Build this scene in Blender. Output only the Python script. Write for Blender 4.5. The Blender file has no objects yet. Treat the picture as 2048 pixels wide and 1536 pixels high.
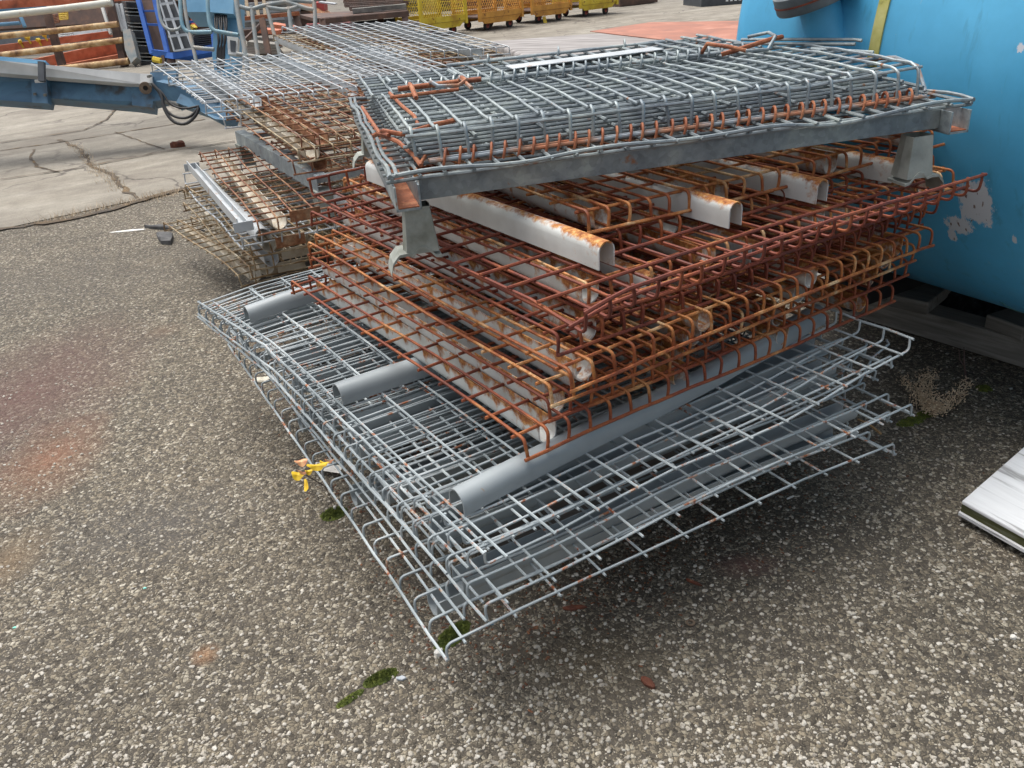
import bpy, math, random
import numpy as np
from mathutils import Vector, Matrix
R_ = random.Random(7)
rad = math.radians

# ------------------------------------------------------------------ camera, light, exposure
FPX, PITCH, ROLL, CAMH = 1673.0, 27.5, -3.63, 1.255
sc = bpy.context.scene
t, r = rad(PITCH), rad(ROLL)
cF = np.array([0, math.cos(t), -math.sin(t)]); cR0 = np.array([1.0, 0, 0]); cU0 = np.cross(cR0, cF)
cR = math.cos(r)*cR0 + math.sin(r)*cU0; cU = -math.sin(r)*cR0 + math.cos(r)*cU0
cO = np.array([0, 0, CAMH])
cam_d = bpy.data.cameras.new("camera"); cam = bpy.data.objects.new("camera", cam_d)
sc.collection.objects.link(cam)
cam_d.sensor_width = 36; cam_d.lens = FPX/2048*36; cam_d.clip_start = .02; cam_d.clip_end = 900
cam.matrix_world = Matrix(((cR[0], cU[0], -cF[0], 0), (cR[1], cU[1], -cF[1], 0), (cR[2], cU[2], -cF[2], CAMH), (0, 0, 0, 1)))
sc.camera = cam

w = bpy.data.worlds.new("World"); sc.world = w; w.use_nodes = True
wn = w.node_tree.nodes; wl = w.node_tree.links
sky = wn.new("ShaderNodeTexSky"); sky.sky_type = 'NISHITA'; sky.sun_disc = False
sky.sun_elevation = rad(70); sky.sun_rotation = rad(-50); sky.air_density = 1.0; sky.dust_density = 6.0; sky.ozone_density = 0.6
hs = wn.new('ShaderNodeHueSaturation'); hs.inputs['Saturation'].default_value = .38   # overcast: pale sky
wl.new(sky.outputs[0], hs.inputs['Color']); wl.new(hs.outputs[0], wn['Background'].inputs[0]); wn['Background'].inputs[1].default_value = 0.115
sun_d = bpy.data.lights.new("sun", 'SUN'); sun_d.energy = 1.5; sun_d.angle = rad(40); sun_d.color = (1, .97, .92)
sun = bpy.data.objects.new("sun", sun_d); sc.collection.objects.link(sun)
# the sun stands high on the left, behind the piles
sd = Vector((math.sin(rad(-50))*math.cos(rad(70)), math.cos(rad(-50))*math.cos(rad(70)), math.sin(rad(70))))
sun.rotation_euler = sd.to_track_quat('Z', 'Y').to_euler()
sc.view_settings.view_transform = 'Standard'; sc.view_settings.look = 'None'
sc.view_settings.exposure = 0.78; sc.view_settings.gamma = 1.0
sc.render.engine = 'CYCLES'

# ------------------------------------------------------------------ measuring helpers (photo pixel -> point in the yard)
def ray(x, y):
    d = (x-1024)/FPX*cR - (y-768)/FPX*cU + cF
    return d/np.linalg.norm(d)
def G(x, y, z=0.0):
    d = ray(x, y); return Vector(d*((z-CAMH)/d[2]) + cO)
def PZ(x, y, Z):
    d = (x-1024)/FPX*cR - (y-768)/FPX*cU + cF
    return Vector(cO + Z*d)
def along(x, y, Q, L):
    d = ray(x, y); q = np.array(Q)-cO; b = d@q; c = q@q-L*L; D = max(b*b-c, 0)
    return Vector(cO + d*(b+math.sqrt(D)))

# ------------------------------------------------------------------ materials
def newmat(name):
    m = bpy.data.materials.new(name); m.use_nodes = True
    nt = m.node_tree; return m, nt.nodes, nt.links, nt.nodes['Principled BSDF']
def noise(n, l, vec, scale, detail=4, rough=.55, dist=0):
    a = n.new('ShaderNodeTexNoise'); a.inputs['Scale'].default_value = scale; a.inputs['Detail'].default_value = detail
    a.inputs['Roughness'].default_value = rough; a.inputs['Distortion'].default_value = dist
    if vec is not None: l.new(vec, a.inputs['Vector'])
    return a.outputs[0]
def ramp(n, l, fac, stops, interp='LINEAR'):
    a = n.new('ShaderNodeValToRGB'); a.color_ramp.interpolation = interp; e = a.color_ramp.elements
    while len(e) < len(stops): e.new(.5)
    for s, (p, c) in zip(e, stops):
        s.position = p; s.color = (c, c, c, 1) if not hasattr(c, '__len__') else (*c, 1)
    l.new(fac, a.inputs[0]); return a.outputs[0]
def math_(n, l, op, a, b=None, clamp=False):
    m = n.new('ShaderNodeMath'); m.operation = op; m.use_clamp = clamp
    for i, v in enumerate((a, b)):
        if v is None: continue
        if isinstance(v, (int, float)): m.inputs[i].default_value = v
        else: l.new(v, m.inputs[i])
    return m.outputs[0]
def mix(n, l, fac, a, b, mode='MIX'):
    m = n.new('ShaderNodeMix'); m.data_type = 'RGBA'; m.blend_type = mode
    for s, v in ((0, fac), (6, a), (7, b)):
        if isinstance(v, (int, float)): m.inputs[s].default_value = v
        elif isinstance(v, tuple): m.inputs[s].default_value = (*v, 1)
        else: l.new(v, m.inputs[s])
    return m.outputs[2]
def bump(n, l, h, bs, strength=.4, dist=.004):
    b = n.new('ShaderNodeBump'); b.inputs['Strength'].default_value = strength; b.inputs['Distance'].default_value = dist
    l.new(h, b.inputs['Height']); l.new(b.outputs[0], bs.inputs['Normal'])
def pos(n): return n.new('ShaderNodeNewGeometry').outputs['Position']
def objc(n): return n.new('ShaderNodeTexCoord').outputs['Object']

def patchy(name, stops, scale=20, detail=5, rough=(.5, .8), metal=0, bmp=.3, fine=None, spots=None, dist=0):
    """noise ramp of colours, optional rust spots (threshold, colour, scale)"""
    m, n, l, b = newmat(name); p = pos(n)
    f = noise(n, l, p, scale, detail, .6, dist); c = ramp(n, l, f, stops)
    if fine:
        f2 = noise(n, l, p, fine, 3); c = mix(n, l, .55, c, ramp(n, l, f2, [(.3, .25), (.7, 1.0)]), 'MULTIPLY')
    rg = ramp(n, l, f, [(.3, rough[0]), (.7, rough[1])])
    if spots:
        for th, col, s_, w_ in spots:
            k = ramp(n, l, noise(n, l, p, s_, 4, .6), [(th, 0.0), (th+w_, 1.0)])
            c = mix(n, l, k, c, col)
    l.new(c, b.inputs['Base Color']); l.new(rg, b.inputs['Roughness']); b.inputs['Metallic'].default_value = metal
    if bmp: bump(n, l, noise(n, l, p, scale*6, 3), b, bmp, .002)
    return m
RUST_D, RUST_M, RUST_O = (.075, .018, .010), (.17, .042, .018), (.48, .19, .065)
M = {}
M['rust_wire'] = patchy('rust_wire', [(.25, (.11, .024, .013)), (.46, (.25, .055, .022)), (.58, (.40, .12, .035)), (.70, (.58, .32, .13))], 9, 6, (.6, .85), 0, .6, fine=260)
M['rust_wire_dark'] = patchy('rust_wire_dark', [(.3, (.10, .022, .014)), (.5, (.21, .044, .022)), (.72, (.40, .12, .04))], 11, 6, (.6, .85), 0, .6, fine=260)
M['rust_wire_orange'] = patchy('rust_wire_orange', [(.28, (.16, .035, .015)), (.46, (.32, .085, .025)), (.56, (.52, .21, .06)), (.66, (.68, .48, .27))], 12, 6, (.6, .85), 0, .6, fine=240)
def graywire():
    m, n, l, b = newmat('gray_wire'); p = pos(n)
    c = ramp(n, l, noise(n, l, p, 6, 4), [(.3, (.20, .235, .25)), (.5, (.32, .365, .385)), (.70, (.52, .57, .58))])
    k = ramp(n, l, noise(n, l, p, 24, 5, .7), [(.575, 0.0), (.63, 1.0)])
    c = mix(n, l, k, c, ramp(n, l, noise(n, l, p, 90, 3), [(.35, (.50, .42, .33)), (.5, (.33, .12, .05)), (.7, (.16, .04, .02))]))
    l.new(c, b.inputs['Base Color']); b.inputs['Roughness'].default_value = .42
    bump(n, l, noise(n, l, p, 240, 3), b, .25, .001); return m
M['gray_wire'] = graywire()
M['gray_paint'] = patchy('gray_paint', [(.3, (.24, .27, .285)), (.7, (.32, .355, .37))], 5, 4, (.32, .5), 0, .08, spots=[(.68, (.30, .25, .19), 30, .05), (.74, (.2, .06, .03), 55, .04)])
M['pale_wire'] = patchy('pale_wire', [(.3, (.32, .35, .37)), (.6, (.50, .53, .55)), (.8, (.62, .64, .64))], 8, 4, (.35, .5), .1, .1, spots=[(.69, (.30, .14, .07), 26, .05)])
M['pale_plate'] = patchy('pale_plate', [(.3, (.38, .41, .43)), (.7, (.55, .58, .60))], 6, 4, (.35, .5), .1, .1, spots=[(.62, (.34, .2, .12), 16, .1)])
M['olive_wire'] = patchy('olive_wire', [(.3, (.10, .055, .025)), (.45, (.27, .17, .075)), (.58, (.48, .40, .27)), (.72, (.60, .58, .50))], 14, 6, (.55, .8), .05, .4, fine=200)
M['brown_wire'] = patchy('brown_wire', [(.3, (.10, .035, .020)), (.5, (.26, .10, .045)), (.6, (.42, .24, .12)), (.75, (.60, .52, .42))], 13, 6, (.55, .8), .0, .4, fine=200)
M['stained_plate'] = patchy('stained_plate', [(.3, (.22, .15, .09)), (.45, (.42, .36, .27)), (.6, (.50, .48, .42)), (.75, (.46, .24, .10))], 9, 5, (.5, .8), .1, .2)
M['rust_plate'] = patchy('rust_plate', [(.3, (.14, .05, .025)), (.5, (.34, .14, .06)), (.7, (.52, .34, .20))], 16, 5, (.6, .85), 0, .4, fine=120)

def chanmat(name, cap, rustiness):
    """cream painted channel; UV u = metres along, v = 0..1 across the profile; rust at the free edges (cap=False) or on the rounded cap"""
    m, n, l, b = newmat(name); p = pos(n)
    uv = n.new('ShaderNodeUVMap').outputs[0]; sp = n.new('ShaderNodeSeparateXYZ'); l.new(uv, sp.inputs[0])
    u, v = sp.outputs[0], sp.outputs[1]
    d = math_(n, l, 'MULTIPLY', math_(n, l, 'ABSOLUTE', math_(n, l, 'SUBTRACT', v, .5)), 2.0)   # 0 centre (round) .. 1 free edge
    e = ramp(n, l, d, [(0, .85), (.24, .72), (.36, .42), (.5, .14), (.7, .04)]) if cap else ramp(n, l, d, [(0.0, .25), (.3, .10), (.74, .16), (1.0, .85)])
    band = math_(n, l, 'ABSOLUTE', math_(n, l, 'SUBTRACT', math_(n, l, 'FRACT', math_(n, l, 'DIVIDE', u, .0945)), .5))
    streak = math_(n, l, 'MULTIPLY', ramp(n, l, band, [(0.0, 1.0), (.07, .75), (.16, 0.0)]), 0.0 if cap else .42)
    ends = ramp(n, l, math_(n, l, 'ABSOLUTE', math_(n, l, 'SUBTRACT', u, .53)), [(.40, 0.0), (.53, .40)])
    nz = noise(n, l, p, 55, 6, .7); nl = noise(n, l, p, 7, 3)
    s = math_(n, l, 'ADD', math_(n, l, 'ADD', e, streak), ends)
    s = math_(n, l, 'ADD', s, math_(n, l, 'MULTIPLY', math_(n, l, 'SUBTRACT', nz, .5), 1.9))
    s = math_(n, l, 'ADD', s, math_(n, l, 'MULTIPLY', math_(n, l, 'SUBTRACT', nl, .5), 1.2))
    s = math_(n, l, 'ADD', s, rustiness)
    k = ramp(n, l, s, [(.50, 0.0), (.72, .55), (.95, 1.0)])
    base = ramp(n, l, noise(n, l, p, 14, 4), [(.3, (.52, .53, .51)), (.7, (.64, .66, .64))])
    rc = ramp(n, l, noise(n, l, p, 80, 5, .7), [(.30, (.15, .04, .015)), (.48, (.36, .13, .035)), (.62, (.55, .30, .10)), (.75, (.66, .48, .25))])
    l.new(mix(n, l, k, base, rc), b.inputs['Base Color']); l.new(ramp(n, l, k, [(0, .35), (1, .85)]), b.inputs['Roughness'])
    bump(n, l, noise(n, l, p, 300, 3), b, .3, .001); return m
M['cream_u'] = chanmat('cream_channel', False, .02)
M['cream_u_rusty'] = chanmat('cream_channel_rusty', False, .22)
M['cream_cap'] = chanmat('cream_cap_channel', True, .05)

def galvmat(name, dark=1.0, metal=.35):
    m, n, l, b = newmat(name); p = pos(n)
    vo = n.new('ShaderNodeTexVoronoi'); vo.inputs['Scale'].default_value = 90; l.new(p, vo.inputs['Vector'])
    sp = ramp(n, l, vo.outputs['Color'], [(.2, .78), (.8, 1.0)])
    c = ramp(n, l, noise(n, l, p, 9, 5, .65), [(.3, tuple(dark*x for x in (.19, .225, .26))), (.5, tuple(dark*x for x in (.33, .38, .40))), (.7, tuple(dark*x for x in (.50, .56, .54)))])
    c = mix(n, l, 1.0, c, sp, 'MULTIPLY')
    k = ramp(n, l, noise(n, l, p, 17, 4, .6), [(.66, 0.0), (.72, 1.0)])
    c = mix(n, l, k, c, (.26, .12, .06))
    l.new(c, b.inputs['Base Color']); b.inputs['Metallic'].default_value = metal; b.inputs['Roughness'].default_value = .5
    bump(n, l, noise(n, l, p, 150, 3), b, .25, .001); return m
M['galv'] = galvmat('galvanised_steel'); M['galv_bright'] = galvmat('galvanised_wire_bright', .92, .3); M['galv_dark'] = galvmat('galvanised_wire', .72, .3)
M['galv_foot'] = patchy('galvanised_foot', [(.3, (.17, .18, .15)), (.5, (.30, .32, .29)), (.7, (.42, .44, .40))], 12, 5, (.5, .75), .15, .3, spots=[(.66, (.36, .24, .06), 9, .08)])
M['orange_rust'] = patchy('orange_rust', [(.3, (.20, .055, .025)), (.5, (.38, .12, .05)), (.7, (.50, .22, .11))], 24, 5, (.6, .85), 0, .5, fine=180)
M['mixed_rust'] = patchy('mixed_rust', [(.42, (.25, .29, .32)), (.52, (.30, .17, .11)), (.62, (.42, .15, .07))], 8, 5, (.5, .8), .1, .4)
M['white_paint'] = patchy('white_paint', [(.3, (.62, .66, .66)), (.7, (.78, .8, .79))], 8, 4, (.4, .5), 0, .1)
M['dark'] = patchy('dark_rubber', [(.3, (.012, .012, .013)), (.7, (.03, .03, .032))], 20, 3, (.4, .7), 0, .1)
M['steel_blue'] = patchy('lift_blue', [(.3, (.10, .26, .42)), (.6, (.15, .35, .53)), (.8, (.22, .40, .52))], 4, 5, (.4, .6), 0, .1, spots=[(.66, (.10, .12, .13), 6, .1)])
M['arm_blue'] = patchy('arm_blue', [(.3, (.035, .075, .12)), (.48, (.06, .14, .23)), (.7, (.10, .22, .33))], 3.5, 6, (.35, .6), 0, .1, spots=[(.56, (.05, .052, .055), 5, .14), (.70, (.30, .30, .29), 8, .06)], dist=.8)
M['dirty_steel'] = patchy('dirty_steel', [(.3, (.06, .06, .06)), (.6, (.24, .24, .22)), (.8, (.4, .4, .38))], 5, 5, (.4, .7), .2, .2)
M['light_plate'] = patchy('light_steel', [(.3, (.46, .47, .46)), (.6, (.62, .63, .62)), (.8, (.74, .75, .73))], 4, 5, (.4, .6), .1, .1, spots=[(.7, (.3, .25, .18), 20, .05)])
M['pipe'] = patchy('worn_pipe', [(.3, (.17, .21, .23)), (.5, (.28, .31, .31)), (.7, (.42, .36, .30))], 9, 5, (.5, .7), .1, .2)
M['pipe_blue'] = patchy('worn_blue_pipe', [(.35, (.14, .28, .36)), (.6, (.24, .36, .40)), (.75, (.40, .33, .27))], 9, 5, (.5, .7), .1, .2)
M['cart_blue'] = patchy('cart_blue', [(.3, (.02, .09, .38)), (.7, (.04, .16, .55))], 5, 4, (.4, .6), 0, .1)
M['black_plastic'] = patchy('black_plastic', [(.3, (.015, .017, .02)), (.7, (.04, .045, .05))], 8, 3, (.35, .6), 0, .1)
M['dark_panel'] = patchy('dark_panel', [(.3, (.035, .04, .05)), (.7, (.07, .08, .09))], 8, 3, (.4, .6), 0, .1)
M['gray_tape'] = patchy('gray_strip', [(.3, (.30, .33, .36)), (.7, (.42, .45, .48))], 8, 3, (.4, .6), 0, .1)
M['yellow'] = patchy('cart_yellow', [(.3, (.42, .24, .02)), (.5, (.62, .46, .03)), (.75, (.72, .58, .08))], 4, 5, (.45, .7), 0, .2, spots=[(.62, (.16, .05, .02), 10, .06)])
M['orange_yellow'] = patchy('cart_amber', [(.3, (.45, .20, .03)), (.6, (.68, .34, .06)), (.8, (.72, .48, .12))], 4, 5, (.45, .7), 0, .2, spots=[(.6, (.16, .05, .02), 10, .06)])
M['cream_rust_beam'] = patchy('cream_rust_beam', [(.3, (.10, .045, .02)), (.45, (.34, .19, .08)), (.55, (.55, .37, .18)), (.75, (.68, .58, .40))], 6, 6, (.5, .8), 0, .3, dist=.4)
M['white_beam'] = patchy('white_beam', [(.3, (.40, .25, .18)), (.42, (.60, .60, .52)), (.75, (.70, .70, .64))], 6, 6, (.5, .8), 0, .2)
M['brown_steel'] = patchy('brown_steel', [(.3, (.055, .035, .028)), (.55, (.11, .065, .05)), (.75, (.20, .11, .07))], 6, 5, (.6, .8), 0, .3)
M['orange_beam'] = patchy('orange_beam', [(.3, (.20, .06, .035)), (.48, (.46, .13, .06)), (.65, (.58, .20, .11)), (.8, (.62, .34, .24))], 5, 5, (.4, .6), 0, .1)
M['red_sheet'] = patchy('red_sheet', [(.3, (.38, .06, .06)), (.7, (.56, .12, .11))], 5, 5, (.4, .6), 0, .1)
M['clay'] = patchy('red_barrel', [(.3, (.42, .07, .03)), (.7, (.58, .12, .06))], 5, 5, (.4, .6), 0, .1)
M['wheel_red'] = patchy('wheel_red', [(.3, (.25, .05, .04)), (.7, (.40, .10, .08))], 15, 5, (.5, .8), 0, .1)
M['moss'] = patchy('moss', [(.3, (.035, .050, .008)), (.5, (.08, .105, .014)), (.75, (.17, .19, .035))], 60, 5, (.8, .95), 0, .4)
M['leaf'] = patchy('yellow_leaf', [(.3, (.55, .33, .02)), (.6, (.78, .55, .03)), (.8, (.75, .30, .12))], 22, 4, (.5, .7), 0, .1, spots=[(.7, (.08, .04, .01), 110, .04)])
M['leaf_pink'] = patchy('pink_leaf', [(.3, (.62, .20, .12)), (.7, (.74, .46, .22))], 60, 4, (.5, .7), 0, .1)
M['stem'] = patchy('stem', [(.3, (.05, .03, .03)), (.7, (.11, .07, .06))], 40, 4, (.6, .8), 0, .1)
M['dead'] = patchy('dry_weed', [(.3, (.34, .24, .15)), (.7, (.66, .54, .38))], 60, 4, (.7, .9), 0, .1)
M['chip_white'] = patchy('white_chip', [(.3, (.55, .53, .48)), (.7, (.82, .80, .76))], 50, 4, (.6, .8), 0, .3)
M['foam'] = patchy('foam', [(.3, (.30, .27, .20)), (.5, (.62, .58, .48)), (.7, (.8, .77, .70))], 30, 5, (.7, .9), 0, .6)
M['rustflake'] = patchy('rust_flake', [(.3, (.06, .018, .01)), (.6, (.16, .05, .025)), (.8, (.45, .33, .20))], 40, 5, (.7, .9), 0, .7)
M['char'] = patchy('charred_wood', [(.3, (.03, .03, .032)), (.7, (.12, .12, .12))], 25, 6, (.7, .9), 0, .8)
M['teal'] = patchy('teal_chip', [(.3, (.2, .6, .5)), (.7, (.3, .75, .62))], 25, 6, (.5, .6), 0, .1)
M['blue_chip'] = patchy('blue_chip', [(.3, (.06, .16, .25)), (.7, (.1, .25, .36))], 25, 6, (.5, .6), 0, .1)
M['flange_metal'] = patchy('flange_metal', [(.3, (.06, .075, .085)), (.6, (.12, .14, .15)), (.8, (.22, .23, .23))], 9, 5, (.35, .6), .3, .2)
M['bronze'] = patchy('bronze', [(.3, (.10, .07, .05)), (.7, (.24, .18, .13))], 25, 6, (.5, .6), .4, .2)

def woodmat(name, stops, axis=0, sc_=(2.0, 26, 26), bmp=.5, moss=False):
    m, n, l, b = newmat(name); o = objc(n)
    mp = n.new('ShaderNodeMapping'); l.new(o, mp.inputs[0]); s_ = list(sc_)
    if axis == 1: s_ = [sc_[1], sc_[0], sc_[2]]
    mp.inputs['Scale'].default_value = s_
    f = noise(n, l, mp.outputs[0], 1.6, 6, .65, .6); c = ramp(n, l, f, stops)
    f2 = noise(n, l, o, 3.5, 3); c = mix(n, l, .15 if 'bleached_board' in name else .5, c, ramp(n, l, f2, [(.3, .55), (.7, 1.0)]), 'MULTIPLY')
    if moss: c = mix(n, l, ramp(n, l, noise(n, l, o, 9, 4), [(.42, 0.0), (.62, .8)]), c, (.055, .06, .012))
    l.new(c, b.inputs['Base Color']); b.inputs['Roughness'].default_value = .75
    bump(n, l, f, b, bmp, .004); return m
M['wood_gray'] = woodmat('weathered_wood', [(.3, (.13, .12, .10)), (.5, (.24, .225, .20)), (.7, (.36, .345, .31))])
M['wood_dark'] = woodmat('old_pallet_wood', [(.3, (.06, .05, .042)), (.5, (.13, .11, .095)), (.7, (.21, .19, .17))])
M['wood_white'] = woodmat('bleached_board', [(.36, (.33, .33, .33)), (.44, (.66, .67, .68)), (.6, (.76, .77, .78)), (.75, (.80, .81, .82))], 0, (1.4, 18, 18), .6)
M['wood_green'] = woodmat('mossy_board_edge', [(.3, (.04, .045, .012)), (.5, (.09, .09, .03)), (.7, (.35, .35, .31))], 0, (2, 26, 26), .6, True)
M['board_gray'] = woodmat('bleached_platform', [(.3, (.14, .125, .12)), (.5, (.28, .26, .25)), (.7, (.44, .42, .41))], 0, (.8, 11, 9), .4)

def asphaltmat():
    m, n, l, b = newmat('asphalt_aggregate'); p = pos(n)
    wv = n.new('ShaderNodeVectorMath'); wv.operation = 'ADD'; l.new(p, wv.inputs[0])
    nn = n.new('ShaderNodeTexNoise'); nn.inputs['Scale'].default_value = 60; l.new(p, nn.inputs['Vector'])
    sc2 = n.new('ShaderNodeVectorMath'); sc2.operation = 'SCALE'; sc2.inputs['Scale'].default_value = .010; l.new(nn.outputs['Color'], sc2.inputs[0]); l.new(sc2.outputs[0], wv.inputs[1])
    def stones(scale, rnd):
        v = n.new('ShaderNodeTexVoronoi'); v.feature = 'F1'; v.distance = 'CHEBYCHEV' if rnd else 'EUCLIDEAN'; v.inputs['Scale'].default_value = scale; l.new(wv.outputs[0], v.inputs['Vector'])
        e = n.new('ShaderNodeTexVoronoi'); e.feature = 'DISTANCE_TO_EDGE'; e.inputs['Scale'].default_value = scale; l.new(wv.outputs[0], e.inputs['Vector'])
        v2 = n.new('ShaderNodeTexVoronoi'); v2.feature = 'F1'; v2.inputs['Scale'].default_value = scale; l.new(wv.outputs[0], v2.inputs['Vector'])
        sp = n.new('ShaderNodeSeparateColor'); l.new(v2.outputs['Color'], sp.inputs[0])
        return e.outputs[0], sp.outputs[0], sp.outputs[1], v2.outputs['Distance']
    e1, a1, b1, d1 = stones(112, 0); e2, a2, b2, d2 = stones(250, 0)
    big = noise(n, l, p, 1.3, 4, .6); mid = noise(n, l, p, 5, 4, .6)
    # darker, less rough bitumen with fewer stones around and right of the pile
    def blob(cx, cy, r0, r1, sy=1.0, rot=0.0):
        mp = n.new('ShaderNodeMapping'); mp.vector_type = 'TEXTURE'; l.new(p, mp.inputs[0])
        mp.inputs['Location'].default_value = (cx, cy, 0); mp.inputs['Rotation'].default_value = (0, 0, rot); mp.inputs['Scale'].default_value = (1, sy, 1)
        vm = n.new('ShaderNodeVectorMath'); vm.operation = 'LENGTH'; l.new(mp.outputs[0], vm.inputs[0])
        d = math_(n, l, 'ADD', vm.outputs['Value'], math_(n, l, 'MULTIPLY', math_(n, l, 'SUBTRACT', noise(n, l, p, 7, 4, .65), .5), .55*r1))
        mr = n.new('ShaderNodeMapRange'); l.new(d, mr.inputs[0]); mr.inputs[1].default_value = r0; mr.inputs[2].default_value = r1; mr.inputs[3].default_value = 1; mr.inputs[4].default_value = 0
        return mr.outputs[0]
    g1 = G(1100, 1250); g2 = G(1750, 1000); dark_zone = math_(n, l, 'MAXIMUM', blob(g1.x+.1, g1.y+.15, .15, .55, .9), blob(g2.x-.25, g2.y-.1, .1, .55, .6, rad(32)))
    dark_zone2 = blob(1.0, 2.3, .3, .8)
    g4 = G(620, 950); g5 = G(1650, 800); dark_zone = math_(n, l, 'MAXIMUM', dark_zone, math_(n, l, 'MAXIMUM', dark_zone2, blob(g5.x, g5.y, .2, .7)))
    bl = G(300, 1050); stain_gray = blob(bl.x, bl.y, .05, .34, .6, .3)
    bl2 = G(130, 560); sg2 = blob(bl2.x, bl2.y, .1, .9, .6)
    # how many stones show: threshold on the per-cell random
    thr = math_(n, l, 'ADD', math_(n, l, 'MULTIPLY', math_(n, l, 'SUBTRACT', mid, .5), .9), .30)
    thr = math_(n, l, 'ADD', thr, math_(n, l, 'MULTIPLY', dark_zone, .20)); thr = math_(n, l, 'ADD', thr, math_(n, l, 'MULTIPLY', stain_gray, .18))
    show1 = math_(n, l, 'GREATER_THAN', a1, thr); show2 = math_(n, l, 'GREATER_THAN', a2, math_(n, l, 'ADD', thr, .08))
    mk1 = math_(n, l, 'MULTIPLY', ramp(n, l, e1, [(.03, 0.0), (.10, 1.0)]), show1)
    mk2 = math_(n, l, 'MULTIPLY', ramp(n, l, e2, [(.05, 0.0), (.14, 1.0)]), show2)
    pal = [(0.0, (.060, .052, .042)), (.25, (.125, .108, .085)), (.50, (.19, .168, .135)), (.66, (.26, .225, .17)), (.80, (.32, .29, .235)), (.93, (.42, .39, .33)), (1.0, (.60, .57, .51))]
    c1 = ramp(n, l, b1, pal); c2 = ramp(n, l, b2, pal)
    base = ramp(n, l, noise(n, l, p, 40, 4), [(.3, (.038, .033, .027)), (.7, (.085, .074, .060))])
    c = mix(n, l, mk2, base, c2); c = mix(n, l, mk1, c, c1)
    c = mix(n, l, .9, c, ramp(n, l, big, [(.3, .72), (.65, 1.14)]), 'MULTIPLY')
    c = mix(n, l, ramp(n, l, noise(n, l, p, 2.6, 5, .65), [(.56, 0.0), (.70, .45)]), c, (.060, .052, .044))
    c = mix(n, l, ramp(n, l, noise(n, l, p, 3.3, 5, .7, .5), [(.60, 0.0), (.74, .30)]), c, (.22, .165, .105))
    c = mix(n, l, math_(n, l, 'MULTIPLY', dark_zone, .20), c, (.030, .026, .022))
    c = mix(n, l, math_(n, l, 'MULTIPLY', stain_gray, .35), c, (.075, .075, .08))
    c = mix(n, l, math_(n, l, 'MULTIPLY', sg2, .25), c, (.09, .085, .08))
    for px, py, r0, r1, sy, col, am in ((50, 790, .0, .42, 1.8, (.13, .058, .055), .66), (100, 920, .0, .18, 1.7, (.30, .13, .07), .5), (330, 660, .0, .08, 1, (.2, .12, .08), .3),
                                        (410, 1310, .0, .035, 1, (.33, .16, .07), .6), (1490, 1130, 0, .10, .5, (.14, .05, .05), .4), (20, 1120, 0, .10, 1.5, (.30, .2, .11), .35), (545, 690, 0, .12, 1.3, (.24, .16, .09), .5), (1180, 1320, 0, .2, .6, (.09, .065, .03), .4)):
        g = G(px, py); c = mix(n, l, math_(n, l, 'MULTIPLY', blob(g.x, g.y, r0, r1, sy), am), c, col)
    c = mix(n, l, 1.0, c, (1.0, .97, .90), 'MULTIPLY')
    l.new(c, b.inputs['Base Color'])
    l.new(ramp(n, l, dark_zone, [(0, .78), (1, .55)]), b.inputs['Roughness'])
    h = math_(n, l, 'ADD', math_(n, l, 'MULTIPLY', mk1, ramp(n, l, e1, [(.0, 0.0), (.35, 1.0)])), math_(n, l, 'MULTIPLY', mk2, .35))
    h = math_(n, l, 'ADD', h, math_(n, l, 'MULTIPLY', noise(n, l, p, 500, 2), .25))
    bump(n, l, h, b, .9, .004); return m
M['asphalt'] = asphaltmat()
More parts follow.
